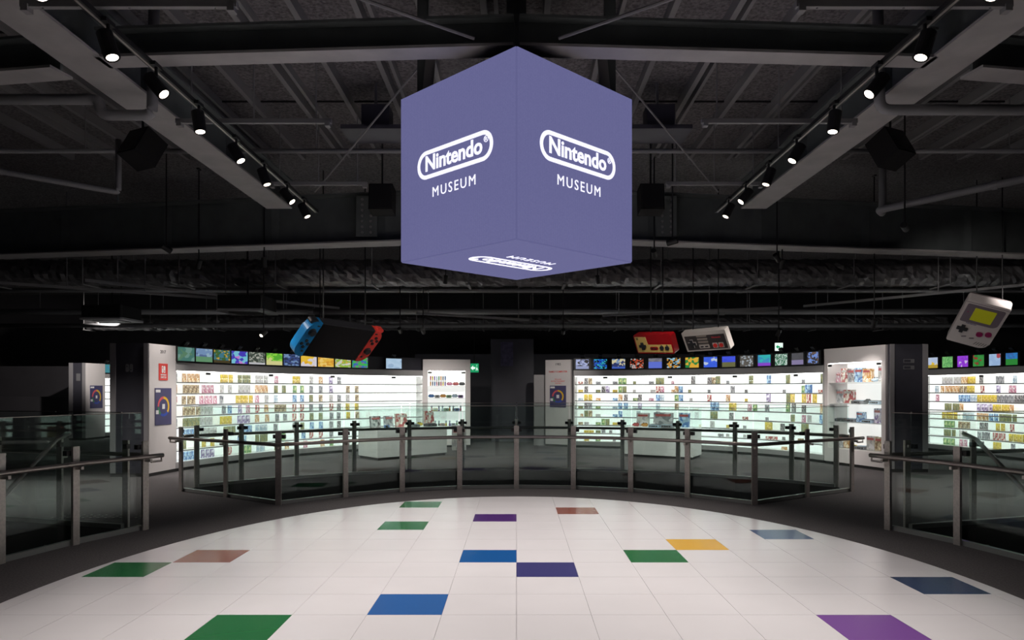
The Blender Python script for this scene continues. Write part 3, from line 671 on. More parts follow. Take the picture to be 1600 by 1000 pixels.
RT = ["898:f:red 905:b:dark 911:b:brown 923:f:grey 950:f:grey 959:b:green 966:b:green 981:s:olive 1006:f:grey 1016:b:olive 1023:b:olive 1040:s:pink 1072:t:dark 1095:b:dark 1101:b:brown 1107:t:olive 1124:s:grey 1159:t:olive 1187:t:blue 1216:t:olive 1240:s:grey 1267:t:olive",
      "896:f:yellow 905:b:dark 923:f:olive 932:b:dark 939:b:purple 950:f:yellow 959:b:green 966:b:olive 981:s:pale 1008:f:pale 1016:b:red 1023:b:pink 1040:s:orange 1044:b:orange 1052:b:blue 1067:s:olive 1095:s:grey 1133:b:grey 1153:s:dark 1210:s:dark 1240:b:green 1246:w:blue 1265:f:red",
      "896:f:pale+blue 905:b:yellow 912:b:yellow 924:f:orange 951:f:blue 960:b:orange 967:b:dark 981:f:green 988:b:dark 1006:f:pink 1016:b:blue 1023:b:pale+blue 1045:b:green 1052:b:blue 1068:s:pale 1095:b:red 1124:b:orange 1153:s:yellow 1187:t:purple 1216:t:olive 1222:t:yellow 1240:t:yellow 1247:t:red 1256:t:yellow 1276:b:orange",
      "896:f:olive 905:b:dark 912:b:grey 924:f:green 950:f:pale+blue 960:b:blue 967:b:blue 981:f:pale 988:b:purple 1016:b:pale+blue 1045:b:brown 1100:t:blue 1107:t:blue 1130:w:yellow 1158:b:pink 1166:b:green 1183:b:grey 1216:t:green 1225:t:dark 1240:b:dark 1268:t:orange",
      "900:s:orange 905:b:olive 912:b:brown 924:f:pale 950:f:blue 960:b:blue 988:b:pale+blue 1016:b:grey 1100:w:olive 1130:b:dark 1150:f:red 1183:s:grey 1222:b:olive 1240:b:pink 1248:b:pale 1268:w:blue",
      "898:f:brown 905:f:pale 924:f:green 933:b:green 940:b:olive 951:f:yellow 960:f:brown 1016:b:grey 1100:b:pale 1124:s:yellow 1151:s:grey 1185:w:yellow 1208:b:dark 1240:w:olive 1275:b:yellow",
      "905:f:yellow 912:f:yellow 924:f:olive 932:b:grey 946:s:dark 1114:f:grey 1124:s:pale 1151:s:pale 1165:f:grey 1186:f:red 1194:f:red 1210:s:dark 1222:s:grey 1236:f:brown 1245:b:purple",
      "905:f:yellow 924:f:green 950:s:dark 1130:f:pale 1165:s:grey 1210:f:orange"]
for r_i, row in enumerate(RT):
    for it in row.split():
        px, sh, col = it.split(':'); put(WR, float(px) + 5, r_i, sh, col.replace('+', ' '))
FT = ["1456:5:pale 1482:2:orange 1490:2:yellow 1514:1:dark 1540:2:grey 1566:1:pale+blue 1585:2:yellow", "1446:1:pale+blue 1455:5:orange 1482:2:brown 1490:2:yellow 1515:1:red 1540:1:purple 1560:2:pink 1585:2:blue",
      "1446:1:pink 1482:3:blue 1497:2:pale+blue 1509:5:yellow 1540:4:grey 1566:4:dark 1586:2:orange", "1461:4:olive 1483:1:orange 1510:4:purple 1536:4:yellow 1561:1:orange", "1456:4:yellow 1488:3:pale+blue 1510:3:orange 1530:2:blue 1545:4:olive",
      "1460:3:green 1482:3:brown 1515:2:dark 1540:2:yellow 1561:1:red", "1460:3:olive 1484:2:pale 1512:3:grey 1535:3:red 1561:4:yellow", "1460:3:green 1484:2:pink 1515:1:pale 1535:2:yellow 1563:1:grey"]
for r_i, row in enumerate(FT):
    for it in row.split():
        px, n, col = it.split(':'); put(WF, float(px) + 7, r_i, 'c', col.replace('+', ' '), int(n))

# ------------------------------------------------------------------ pillars, panels and showcases
def block(name, poly, z1, m, parent, z0=0.0):
    return MB().prism(poly, z0, z1).build(name, m, parent)
def plate(parent, name, p, q, z0, z1, m, out, th=.012):
    """thin plate on the vertical face p->q, proud by th on the 'out' side"""
    p, q = Vector(p), Vector(q); d = (q - p).normalized(); n_ = Vector((d.y, -d.x)) * out
    poly = [p, q, q + n_ * th, p + n_ * th]
    return MB().prism([(v.x, v.y) for v in poly], z0, z1).build(name, m, parent)
ring_r, ring_y, ring_b, ring_g = (mat('ring_' + n_, c, .5) for n_, c in (('red', srgb(225, 90, 100)), ('yellow', srgb(235, 190, 40)), ('blue', srgb(50, 80, 180)), ('green', srgb(60, 140, 90))))
navy = mat('chart_navy', srgb(72, 70, 112), .5); white_print = mat('white_print', (.85, .85, .85), .5); red_print = mat('red_print', srgb(225, 60, 50), .5); dark_print = mat('dark_print', (.06, .05, .05), .6)
grey_print = mat('grey_print', (.20, .20, .21), .5)
def chart(parent, M, w_=.5, h_=.72):
    c = MB().box((0, 0, .004), (w_, h_, .008)).build('chart_board', navy, parent); c.matrix_local = M
    def arc(a0, a1, m):
        k = 14; R1, R0 = w_ * .36, w_ * .27; vs = []; fs = []
        for i in range(k + 1):
            a = math.radians(a0 + (a1 - a0) * i / k)
            for r in (R0, R1):
                for z in (.008, .010): vs.append((r * math.cos(a), r * math.sin(a), z))
        for i in range(k):
            b0 = i * 4
            fs += [(b0 + 1, b0 + 3, b0 + 7, b0 + 5), (b0, b0 + 4, b0 + 6, b0 + 2), (b0, b0 + 1, b0 + 5, b0 + 4), (b0 + 2, b0 + 6, b0 + 7, b0 + 3)]
        MB().add(vs, fs).build('ring_segment', m, c)
    arc(90, 180, ring_r); arc(-40, 90, ring_y); arc(-120, -40, ring_b); arc(185, 235, ring_g)
    MB().box((0, 0, .009), (.08, .09, .003)).build('centre_mark', white_print, c)
    MB().box((-w_ * .33, h_ * .42, .009), (w_ * .28, .05, .003)).build('chart_tag', white_print, c)
    MB().box((-w_ * .38, -h_ * .15, .009), (w_ * .16, .07, .003)).build('chart_tag', white_print, c)
    return c
def pillar(name, A, B, Cc, top, label):
    """A outer-left corner, B inner front corner, Cc back along the panel"""
    t = empty(name, (0, 0, 0)); A, B, Cc = Vector(A), Vector(B), Vector(Cc); D_ = Cc + (A - B)
    block('core', [(v.x, v.y) for v in (A, B, Cc, D_)], top, charcoal, t, .06)
    block('plinth', [(v.x, v.y) for v in (A, B, Cc, D_)], .06, plinth_dark, t)
    return t, A, B, Cc
# pillar with twin emblem and the red-logo panel
t, A, B, Cc = pillar('end_pillar', (-7.09, 12.9), (-6.42, 12.9), (-6.33, 13.72), 2.33, '')
plate(t, 'corner_trim', A, A + Vector((.10, 0)), .06, 2.332, grey_trim, 1); plate(t, 'corner_trim', B - Vector((.08, 0)), B, .06, 2.332, grey_trim, 1)
side_p = plate(t, 'white_side_panel', B, Cc, .06, 2.33, white_panel, 1)
dx = Vector((1, 0, 0))
for s, xs in ((-1, -.034), (1, .034)):
    g_ = MB().prism(rrect(.055, .14, .026), 0, .004, None).build('emblem_half', grey_print, t)
    g_.matrix_local = frame((-6.76 + xs, 12.899, 1.90), (1, 0, 0), (0, 0, 1))
    MB().prism(circle(.012, 10, 0, .03 * -s), .004, .006).build('emblem_dot', charcoal, g_)
d3 = Vector((Cc.x - B.x, Cc.y - B.y, 0)).normalized(); pm = Vector((B.x, B.y, 0)) + d3 * .41; nn = Vector((d3.y, -d3.x, 0))
MF = lambda z, off=.0135: frame(pm + nn * off + Vector((0, 0, z)), d3, (0, 0, 1))
text('2017', .085, dark_print, t, MF(2.2), 'year_lettering')
rb = MB().box((0, 0, .004), (.27, .30, .008)).build('red_logo_board', red_print, t); rb.matrix_local = MF(1.84)
for s in (-1, 1):
    gl = MB().prism(rrect(.05, .13, .024), .008, .011).build('logo_half', white_print, rb); gl.location = (s * .031, .045, 0)
    MB().prism(circle(.012, 10, 0, .028 * -s), .011, .013).build('logo_dot', red_print, gl)
text('NINTENDO', .036, white_print, rb, Matrix.Translation((0, -.055, .009)), 'logo_lettering', xs=.9, offset=.001)
text('SWITCH', .05, white_print, rb, Matrix.Translation((0, -.1, .009)), 'logo_lettering', xs=.9, offset=.001)
chart(t, MF(1.22), .5, .66)
tag(t, 'charcoal end pillar with twin-controller emblem and white side panel with red logo', 'pillar')
# far twin of it
t, A, B, Cc = pillar('end_pillar', (-13.5, 22.3), (-13.0, 22.3), (-12.95, 23.25), 2.33, '')
plate(t, 'corner_trim', A, A + Vector((.12, 0)), .06, 2.332, grey_trim, 1); plate(t, 'corner_trim', B - Vector((.10, 0)), B, .06, 2.332, grey_trim, 1)
plate(t, 'white_side_panel', B, Cc, .06, 2.33, white_panel, 1)
d3 = Vector((Cc.x - B.x, Cc.y - B.y, 0)).normalized(); pm = Vector((B.x, B.y, 0)) + d3 * .5; nn = Vector((d3.y, -d3.x, 0))
chart(t, frame(pm + nn * .0135 + Vector((0, 0, 1.3)), d3, (0, 0, 1)), .62, .7)
sq = MB().prism(rrect(.12, .22, .01), 0, .004).build('square_emblem', grey_print, t); sq.matrix_local = frame((-13.22, 22.299, 1.9), (1, 0, 0), (0, 0, 1))
tag(t, 'small distant charcoal end pillar with white chart panel', 'pillar')
# pillar beside the console showcase
t, A, B, Cc = pillar('end_pillar', (7.57, 13.60), (6.88, 13.62), (6.885, 13.71), 2.36, '')
plate(t, 'corner_trim', (6.88, 13.62), (6.96, 13.6177), .06, 2.362, grey_trim, 1); plate(t, 'corner_trim', (7.47, 13.603), (7.57, 13.60), .06, 2.362, grey_trim, 1)
for z in (2.05, 1.93):
    b0 = MB().box((0, 0, .002), (.2, .07, .004)).build('emblem_outline', grey_print, t); b0.matrix_local = frame((7.22, 13.603, z), (1, 0, 0), (0, 0, 1))
    MB().box((-.03, 0, .005), (.12, .045, .003)).build('emblem_inner', charcoal, b0)
tag(t, 'charcoal end pillar with two small grey emblems beside the console showcase', 'pillar')
# panel with red lettering
t = empty('text_panel', (0, 0, 0)); a = Vector((.78, 19.95)); b_ = Vector((1.44, 19.58)); d = (b_ - a).normalized(); bk = Vector((-d.y, d.x)) * .1
block('panel_body', [(v.x, v.y) for v in (a, b_, b_ + bk, a + bk)], 2.32, white_panel, t, .06); block('plinth', [(v.x, v.y) for v in (a, b_, b_ + bk, a + bk)], .06, plinth_dark, t)
d3 = Vector((d.x, d.y, 0)); nn = Vector((d.y, -d.x, 0)); pm = Vector((a.x + b_.x, a.y + b_.y, 0)) / 2
MT = lambda z: frame(pm + nn * .001 + Vector((0, 0, z)), d3, (0, 0, 1))
text('1983', .09, dark_print, t, MT(2.2), 'year_lettering'); text('FAMILY COMPUTER', .062, red_print, t, MT(2.0), 'title_lettering', offset=.001)
for k, s in enumerate(('Nintendo', 'ENTERTAINMENT', 'SYSTEM')): text(s, .052, red_print, t, MT(1.80 - .055 * k), 'title_lettering')
chart(t, MT(1.34), .48, .58)
tag(t, 'slim white panel with year, red lettering and ring chart beside the retro wall', 'panel')
struct(MB().bbox((.48, 20.25, 0), (1.0, 20.6, 1.93)).build('wall_stub', header_grey))
# showcases
def showcase(A, B, depth, z1, oz0, oz1, inset, shelves, label, mir):
    """white block with a lit glazed opening; A->B is the front face with the hall on its right-hand (out) side"""
    A, B = Vector(A), Vector(B); d = (B - A).normalized(); n_ = Vector((d.y, -d.x)) * mir; t = empty('showcase', (0, 0, 0)); L = (B - A).length
    def pb(name, l0, l1, o0, o1, z0, z1_, m, par=t):
        ps = [A + d * l0 + n_ * o0, A + d * l1 + n_ * o0, A + d * l1 + n_ * o1, A + d * l0 + n_ * o1]
        return MB().prism([(v.x, v.y) for v in ps], z0, z1_).build(name, m, par)
    i0, i1 = inset, L - inset
    pb('plinth', 0, L, -.03, -depth, 0, .06, plinth_dark)
    pb('base', 0, L, 0, -depth, .06, oz0, white_panel); pb('top_fascia', 0, L, 0, -depth, oz1, z1, white_panel)
    pb('side_frame', 0, i0, 0, -depth, oz0, oz1, white_panel); pb('side_frame', i1, L, 0, -depth, oz0, oz1, white_panel)
    pb('lit_back', i0, i1, -depth + .05, -depth, oz0, oz1, lightbox)
    pb('added_led_strip', i0 + .02, i1 - .02, -.05, -.07, oz1 - .012, oz1 - .002, added_led_strip)
    for z in shelves: pb('shelf', i0, i1, -.04, -depth + .05, z - .008, z, shelf_mat)
    mid = (i0 + i1) / 2
    for a_, b2 in ((i0 + .004, mid - .003), (mid + .003, i1 - .004)):
        g_ = pb('glass_door', a_, b2, -.006, -.014, oz0 + .005, oz1 - .005, glass_door)
        e = a_ + .06 if a_ < mid - .1 else b2 - .06
        pb('hinge', e - .05, e + .05, .004, -.006, oz1 - .07, oz1 - .03, black_metal, g_)
    tag(t, label, 'showcase')
    def place(l, o, z): v = A + d * l + n_ * o; return Vector((v.x, v.y, z)), math.atan2(d.y, d.x) + (0 if mir > 0 else PI)
    return place, L
# showcase at the end of the wide-monitor wall: small accessories
place, L = showcase((-2.46, 19.42), (-1.22, 19.55), .5, 2.32, .22, 2.02, .12, (.55, .95, 1.3, 1.62), 'white glazed showcase full of coloured controllers and accessories', 1)
GC = ['red', 'blue', 'green', 'yellow', 'pink', 'orange', 'purple', 'dark', 'grey', 'pale blue']
gcol = {k: mat('grip_' + k.replace(' ', '_'), PAL[k][0], .4) for k in GC}
for row, z in enumerate((1.79, 1.64)):
    for k in range(8):
        p, rz = place(.2 + k * .055, -.12, (1.775, 1.623)[row]); c = GC[(k * 3 + row * 5) % 10]
        o = empty('slim_controller', p, rz); g_ = MB().prism(rrect(.038, .11, .018), -.012, .012, Matrix.Rotation(PI / 2, 4, 'X') @ Matrix.Translation((0, .055, 0))).build('shell', gcol[c], o)
        MB().prism(circle(.010, 10, 0, .075), .012, .018, Matrix.Rotation(PI / 2, 4, 'X')).build('stick', black_plastic, g_)
        if row == 0: MB().box((0, .045, -.07), (.03, .016, .15)).build('stand', shelf_mat, o)
        tag(o, '%s slim controller in the accessory showcase' % c, 'controller', '%s slim controllers in the showcase' % c)
def small_item(p, rz, kind, c, where):
    o = empty(kind, p + Vector((0, 0, .045 if kind == 'game_controller' else .002)), rz)
    if kind == 'game_controller':
        MB().prism(rrect(.14, .08, .035), 0, .035, Matrix.Rotation(.9, 4, 'X')).build('shell', gcol[c], o, False)
        for s in (-1, 1): MB().tube([(s * .055, -.01, .02), (s * .068, -.05, -.0)], [.024, .016], 8).build('grip', gcol[c], o)
        for s in (-1, 1): MB().tube([(s * .03, .0, .03), (s * .03, -.012, .055)], .012, 8).build('stick', black_plastic, o)
    elif kind == 'game_console':
        MB().prism(rrect(.26, .2, .02), 0, .06).build('body', gcol[c], o); MB().prism(rrect(.22, .12, .02), .06, .075).build('lid', gcol['pale blue' if c == 'grey' else 'grey'], o)
        MB().box((0, -.10, .03), (.2, .006, .03)).build('front_strip', black_plastic, o)
        for s in (-1, 1): MB().box((s * .06, -.104, .03), (.025, .006, .02)).build('port', gcol['grey'], o)
    elif kind == 'handheld_console':
        MB().prism(rrect(.14, .075, .02), -.01, .01, Matrix.Translation((0, 0, .04)) @ Matrix.Rotation(PI / 2 - .3, 4, 'X')).build('body', gcol[c], o)
        MB().prism(rrect(.075, .05, .004), .01, .012, Matrix.Translation((0, 0, .04)) @ Matrix.Rotation(PI / 2 - .3, 4, 'X')).build('screen', black_plastic, o)
        MB().box((0, .02, .01), (.06, .05, .02)).build('stand', shelf_mat, o)
    elif kind == 'figure_toy':
        MB().tube([(0, 0, 0), (0, 0, .03), (0, 0, .07), (0, 0, .10)], [.02, .03, .022, .012], 10).build('body', gcol[c], o, True)
        MB().tube([(0, 0, .095), (0, 0, .11), (0, 0, .135), (0, 0, .15)], [.01, .026, .026, .008], 10).build('head', gcol['pale blue'], o, True)
    tag(o, '%s %s %s' % (c, {'game_controller': 'gamepad', 'game_console': 'boxy game console', 'handheld_console': 'small handheld', 'figure_toy': 'tiny rounded toy piece'}[kind], where), kind.split('_')[-1],
        '%s %ss %s' % (c, kind.replace('_', ' '), where))
rnd = random.Random(3)
for k in range(3):
    p, rz = place(.70 + k * .165, -.15, 1.621 + .0); small_item(p, rz, 'game_controller', ['pink', 'red', 'dark'][k], 'on the top shelf of the accessory showcase')
for k in range(6):
    p, rz = place(.22 + k * .155, -.16, 1.301); small_item(p, rz, ['game_controller', 'handheld_console'][k % 2], GC[(k * 7 + 1) % 10], 'on the second shelf of the accessory showcase')
for rw, z in enumerate((.951, .551, .221)):
    for k in range(9):
        p, rz = place(.23 + k * .095, -.14 - .05 * (k % 2), z); small_item(p, rz, ['figure_toy', 'handheld_console', 'figure_toy'][(k + rw) % 3], GC[(k * 3 + rw) % 10], 'low in the accessory showcase')
# showcase with consoles beside the retro wall
place, L = showcase((6.36, 15.28), (6.86, 13.74), .55, 2.36, .34, 2.06, .1, (.87, 1.24, 1.66), 'white glazed showcase holding game consoles and bright boxes', 1)
def pack(p, rz, w_, h_, d_, col, where, tilt=0.0):
    w_ *= .84; o = empty('console_box', p + Vector((0, 0, .01)), rz); M = Matrix.Rotation(tilt, 4, 'X')
    b0 = MB().box((0, 0, h_ / 2), (w_, d_, h_)).build('carton', CM[col], o); b0.matrix_local = M
    b1 = MB().box((0, -d_ / 2 - .001, h_ * .8), (w_ * .8, .003, h_ * .16)).build('title_band', spine['red' if col != 'red' else 'pale'], o); b1.matrix_local = M
    tag(o, '%s printed carton %s' % (col, where), 'box', '%s cartons %s' % (col, where))
for z, items in ((1.661, [('p', .2, .16, .2, 'pink'), ('p', .36, .2, .28, 'red'), ('p', .58, .22, .27, 'grey'), ('p', .82, .24, .28, 'blue'), ('p', 1.05, .24, .26, 'orange'), ('g', 1.27, 'pale blue'), ('p', 1.42, .14, .3, 'pale')]),
                 (1.241, [('p', .28, .24, .27, 'grey'), ('p', .56, .28, .27, 'red'), ('k', .82, 'grey'), ('g', .98, 'dark'), ('k', 1.16, 'pale blue'), ('g', 1.36, 'dark')]),
                 (.871, [('k', .3, 'dark'), ('k', .58, 'grey'), ('p', .78, .2, .2, 'blue'), ('k', 1.0, 'pale blue'), ('p', 1.32, .2, .28, 'purple'), ('g', 1.14, 'purple')]),
                 (.341, [('p', .3, .24, .26, 'grey'), ('p', .58, .2, .24, 'orange'), ('h', .8, 'yellow'), ('k', .98, 'grey'), ('p', 1.18, .24, .27, 'pale'), ('p', 1.42, .2, .26, 'brown')])):
    acc = .125
    for it in items:
        wi = it[2] * .84 if it[0] == 'p' else {'k': .27, 'g': .18, 'h': .15}[it[0]]
        p, rz = place(acc + wi / 2, -.24, z); acc += wi + (1.37 - 1.34) / len(items) + .004
        where = 'on a shelf of the console showcase'
        if it[0] == 'p': pack(p, rz, it[2], it[3], .1, it[4], where)
        else: small_item(p, rz, {'k': 'game_console', 'g': 'game_controller', 'h': 'handheld_console'}[it[0]], it[2], where)

# ------------------------------------------------------------------ display counters
def counter(C0, C1, depth_dir, dep, z1, zg, label, items):
    A, B = Vector(C0), Vector(C1); d = (B - A).normalized(); L = (B - A).length; n_ = Vector(depth_dir).normalized()
    t = empty('display_counter', (A.x, A.y, 0), 0); o = A
    def pb(name, l0, l1, o0, o1, z0, z1_, m, par=t):
        ps = [d * l0 + n_ * o0, d * l1 + n_ * o0, d * l1 + n_ * o1, d * l0 + n_ * o1]
        return MB().prism([(v.x, v.y) for v in ps], z0, z1_).build(name, m, par)
    pb('plinth', .03, L - .03, .03, dep - .03, 0, .06, plinth_dark); pb('body', 0, L, 0, dep, .06, z1 - .03, white_box); pb('lit_top', 0, L, 0, dep, z1 - .03, z1, mat('counter_top_lit', (.85, .85, .85), .5, emit=(1, 1, .98), es=.35))
    for a in ((0, L, 0, .01), (0, L, dep - .01, dep), (0, .01, .01, dep - .01), (L - .01, L, .01, dep - .01)): pb('glass_side', *a, z1, zg, glass_door)
    pb('glass_lid', 0, L, 0, dep, zg, zg + .01, glass_door)
    tag(t, label, 'counter')
    for (l, oo, kind, w_, h_, col) in items:
        v = A + d * l + n_ * oo; p = Vector((v.x, v.y, z1 + .001)); rz = math.atan2(d.y, d.x)
        where = 'in the glass counter under the ' + ('red and blue console' if A.x < 0 else 'hanging controllers')
        if kind == 'p': pack(p, rz, w_, h_, .06, col, where, -.12)
        else: small_item(p, rz, kind, col, where)
counter((-2.97, 15.8), (-1.62, 17.2), (-.62, .78), .9, .67, 1.06, 'long white display counter with red and dark boxes under glass',
        [(.15, .35, 'p', .3, .26, 'dark'), (.5, .35, 'p', .26, .26, 'grey'), (.85, .35, 'p', .36, .3, 'red'), (1.15, .3, 'game_console', 0, 0, 'grey'), (1.40, .42, 'game_controller', 0, 0, 'yellow'), (1.7, .4, 'p', .3, .34, 'red'), (1.6, .22, 'game_console', 0, 0, 'dark'), (.3, .1, 'handheld_console', 0, 0, 'blue')])
counter((2.42, 16.9), (3.8, 15.95), (.45, .9), .85, .67, 1.10, 'long white display counter with a grey picture board and small toys under glass',
        [(.35, .5, 'p', .36, .3, 'pale'), (.85, .5, 'p', .55, .32, 'grey'), (1.35, .5, 'p', .3, .32, 'blue'), (.3, .15, 'game_controller', 0, 0, 'red'), (.5, .2, 'game_controller', 0, 0, 'orange'), (.75, .18, 'game_console', 0, 0, 'pale blue'), (1.05, .2, 'game_console', 0, 0, 'grey'), (1.3, .16, 'game_controller', 0, 0, 'dark')])
pk = Vector((gx(717, 18.6), 18.6, 0)); pack(pk, .1, .42, .62, .4, 'pale', 'standing on the floor beside the long counter')

# ------------------------------------------------------------------ giant hanging replicas
def replica_root(name, c, u, up_, sc):
    u3 = Vector(u).normalized(); v3 = Vector(up_); v3 = (v3 - u3 * v3.dot(u3)).normalized(); n3 = u3.cross(v3)
    o = bpy.data.objects.new(name, None); COL.objects.link(o)
    M = Matrix((u3, v3, n3)).transposed().to_4x4(); M.translation = Vector(c); o.matrix_world = M @ Matrix.Scale(sc, 4)
    return o
def wires(o, pts):
    Mi = o.matrix_world.inverted()
    for p in pts:
        wp = o.matrix_world @ Vector(p); MB().tube([Vector(p), Mi @ Vector((wp.x, wp.y, 5.34))], .012, 6).build('suspension_wire', black_metal, o)
def disc(o, name, x, y, r, z0, z1, m, n=18): return MB().prism(circle(r, n, x, y), z0, z1).build(name, m, o)
def cross(o, name, x, y, s, wd, z0, z1, m):
    a, b_ = s / 2, wd / 2
    P = [(b_, b_), (b_, a), (-b_, a), (-b_, b_), (-a, b_), (-a, -b_), (-b_, -b_), (-b_, -a), (b_, -a), (b_, -b_), (a, -b_), (a, b_)]
    return MB().prism([(x + px, y + py) for px, py in P], z0, z1).build(name, m, o)
blue_shell = mat('blue_shell', srgb(20, 130, 195), .4); red_shell = mat('red_shell', srgb(250, 75, 65), .4); screen_black = mat('replica_screen', (.004, .004, .005), .12)
btn = mat('button_dark', (.03, .03, .035), .4)
W = 1.76; Hh = .75; T = .16
sw = replica_root('giant_game_console', (-3.24, 13.4, 2.417), (.549, .835, -.035), (.594, -.361, .719), 1.014)
MB().prism(rrect(W - .5, Hh, .01), -T / 2, T / 2 - .012).build('tablet_body', btn, sw)
MB().prism(rrect(W - .53, Hh - .05, .02), T / 2 - .012, T / 2 - .006).build('tablet_screen', screen_black, sw)
for s, m in ((-1, blue_shell), (1, red_shell)):
    cor = (0, 1, 1, 0) if s < 0 else (1, 0, 0, 1)
    MB().prism([(x + s * (W / 2 - .125), y) for x, y in rrect(.25, Hh, .2, 8, cor)], -T / 2, T / 2).build('side_grip', m, sw)
    gx0 = s * (W / 2 - .135); sy = .17 if s < 0 else -.10; by = -.09 if s < 0 else .15
    st = disc(sw, 'thumbstick', gx0, sy, .062, T / 2, T / 2 + .05, btn); disc(sw, 'stick_ring', gx0, sy, .075, T / 2, T / 2 + .01, mat('ring_dark', (.06, .05, .05), .4))
    for ax, ay in ((0, .068), (0, -.068), (.068, 0), (-.068, 0)): disc(sw, 'button', gx0 + ax, by + ay, .03, T / 2, T / 2 + .02, btn, 12)
    disc(sw, 'button', gx0 + s * -.04, -.25, .022, T / 2, T / 2 + .015, btn, 10)
    MB().box((gx0 - s * .06, .31, T / 2 + .008), (.05, .018, .016)).build('button', btn, sw)
    MB().prism([(x + s * (W / 2 - .1), y + Hh / 2 - .02) for x, y in rrect(.17, .08, .035)], -T / 2 + .02, T / 2 - .04).build('shoulder_button', btn if s < 0 else red_shell, sw)
wires(sw, [(-.5, .3, -.05), (.5, .3, -.05)])
tag(sw, 'giant hanging game console with blue and red side grips and black screen', 'replica')
# red and gold controller
gold = mat('gold_plate', srgb(240, 205, 120), .35); maroon = mat('red_body', srgb(170, 14, 24), .3)
W, Hh, T = .94, .42, .15
fc = replica_root('giant_game_controller', (2.70, 14.33, 2.433), (.668, -.743, -.043), (-.306, -.327, .894), .957)
MB().prism(rrect(W, Hh, .05), -T / 2, T / 2).build('shell', maroon, fc)
MB().prism([(-W / 2 + .03, Hh / 2 - .05), (-W / 2 + .03, -Hh / 2 + .03), (W / 2 - .04, -Hh / 2 + .03), (W / 2 - .04, -.01), (-.14, -.01), (-.17, Hh / 2 - .05)], T / 2, T / 2 + .006).build('gold_plate', gold, fc)
cross(fc, 'direction_pad', -.28, -.04, .16, .055, T / 2 + .006, T / 2 + .03, btn)
MB().prism([(x - .01, y - .09) for x, y in rrect(.2, .07, .034)], T / 2 + .006, T / 2 + .012).build('select_recess', maroon, fc)
for x in (-.05, .03): MB().prism([(px + x, py - .09) for px, py in rrect(.055, .024, .01)], T / 2 + .012, T / 2 + .02).build('pill_button', btn, fc)
for x in (.19, .32): disc(fc, 'round_button', x, -.08, .046, T / 2 + .006, T / 2 + .026, btn); MB().box((x, .0 - .022, T / 2 + .007), (.04, .014, .003)).build('button_mark', btn, fc)
for x in (-.40, -.37): MB().box((x, .12, T / 2 + .007), (.014, .05, .003)).build('numeral_mark', btn, fc)
wires(fc, [(-.1, .2, -.05), (.2, .2, -.05)])
tag(fc, 'giant hanging red controller with gold face plate', 'replica')
# grey and black controller
grey_shell = mat('grey_shell', srgb(190, 184, 178), .45); face_dark = mat('face_dark', srgb(62, 58, 58), .4); face_grey = mat('face_grey', srgb(140, 132, 124), .45)
W, Hh, T = 1.03, .45, .16
nc = replica_root('giant_game_controller', (3.697, 14.32, 2.499), (.686, -.728, .018), (-.383, -.348, .856), .932)
MB().prism(rrect(W, Hh, .015), -T / 2, T / 2).build('shell', grey_shell, nc); MB().prism(rrect(W * .96, Hh * .9, .02), -T / 2 - .03, -T / 2).build('back_shell', face_dark, nc)
MB().prism([(x, y - .025) for x, y in rrect(W - .09, Hh - .12, .01)], T / 2, T / 2 + .005).build('face_plate', face_dark, nc)
cross(nc, 'pad_surround', -.33, -.04, .2, .075, T / 2 + .005, T / 2 + .008, grey_shell); cross(nc, 'direction_pad', -.33, -.04, .18, .055, T / 2 + .008, T / 2 + .03, btn)
for k in range(4): MB().prism([(x - .06, y + .125 - .07 * k) for x, y in rrect(.24, .045, .012)], T / 2 + .005, T / 2 + .009).build('centre_bar', face_grey, nc)
MB().prism([(x - .06, y - .12) for x, y in rrect(.24, .08, .012)], T / 2 + .005, T / 2 + .01).build('select_plate', grey_shell, nc)
for x in (-.115, -.005): MB().prism([(px + x, py - .12) for px, py in rrect(.07, .028, .013)], T / 2 + .01, T / 2 + .02).build('pill_button', btn, nc)
redb = mat('button_red', srgb(235, 60, 55), .35)
for x in (.2, .34): MB().prism([(px + x, py - .11) for px, py in rrect(.12, .12, .015)], T / 2 + .005, T / 2 + .009).build('button_plate', grey_shell, nc); disc(nc, 'round_button', x, -.11, .046, T / 2 + .009, T / 2 + .025, redb)
text('Nintendo', .055, mat('red_lettering', srgb(200, 50, 60), .5), nc, Matrix.Translation((.27, .075, T / 2 + .005)), offset=.001)
wires(nc, [(-.3, .2, -.05), (.3, .2, -.05)])
tag(nc, 'giant hanging grey controller with dark face plate and two red buttons', 'replica')
# grey handheld
W, Hh, T = .85, 1.39, .2
gb = replica_root('giant_handheld_console', (8.58, 13.74, 2.78), (.876, -.361, -.32), (-.121, -.811, .573), .835)
hs = mat('handheld_shell', srgb(205, 196, 194), .5); hd = mat('handheld_bezel', srgb(120, 108, 118), .5); lime = mat('lime_screen', srgb(176, 176, 30), .4, emit=srgb(176, 176, 30), es=.12); mag = mat('magenta_button', srgb(150, 30, 90), .4)
sh_poly = rrect(W, Hh, .05, 6, (1, 1, 1, 0)); sh_poly = sh_poly[:-1] + [(W / 2 - .22 + .22 * math.cos(a), -Hh / 2 + .22 + .22 * math.sin(a)) for a in [-PI / 2 + PI / 2 * k / 8 for k in range(9)]]
MB().prism(sh_poly, -T / 2, T / 2).build('shell', hs, gb); MB().prism([(x * .97, y * .98) for x, y in sh_poly], -T / 2 - .05, -T / 2).build('back_shell', mat('handheld_back', srgb(110, 98, 98), .5), gb)
MB().box((0, Hh / 2 - .07, T / 2 + .001), (W - .02, .012, .004)).build('top_groove', hd, gb)
bz = rrect(W - .11, .56, .04, 6, (1, 1, 1, 0)); bz = bz[:-1] + [((W - .11) / 2 - .13 + .13 * math.cos(a), -.28 + .13 + .13 * math.sin(a)) for a in [-PI / 2 + PI / 2 * k / 6 for k in range(7)]]
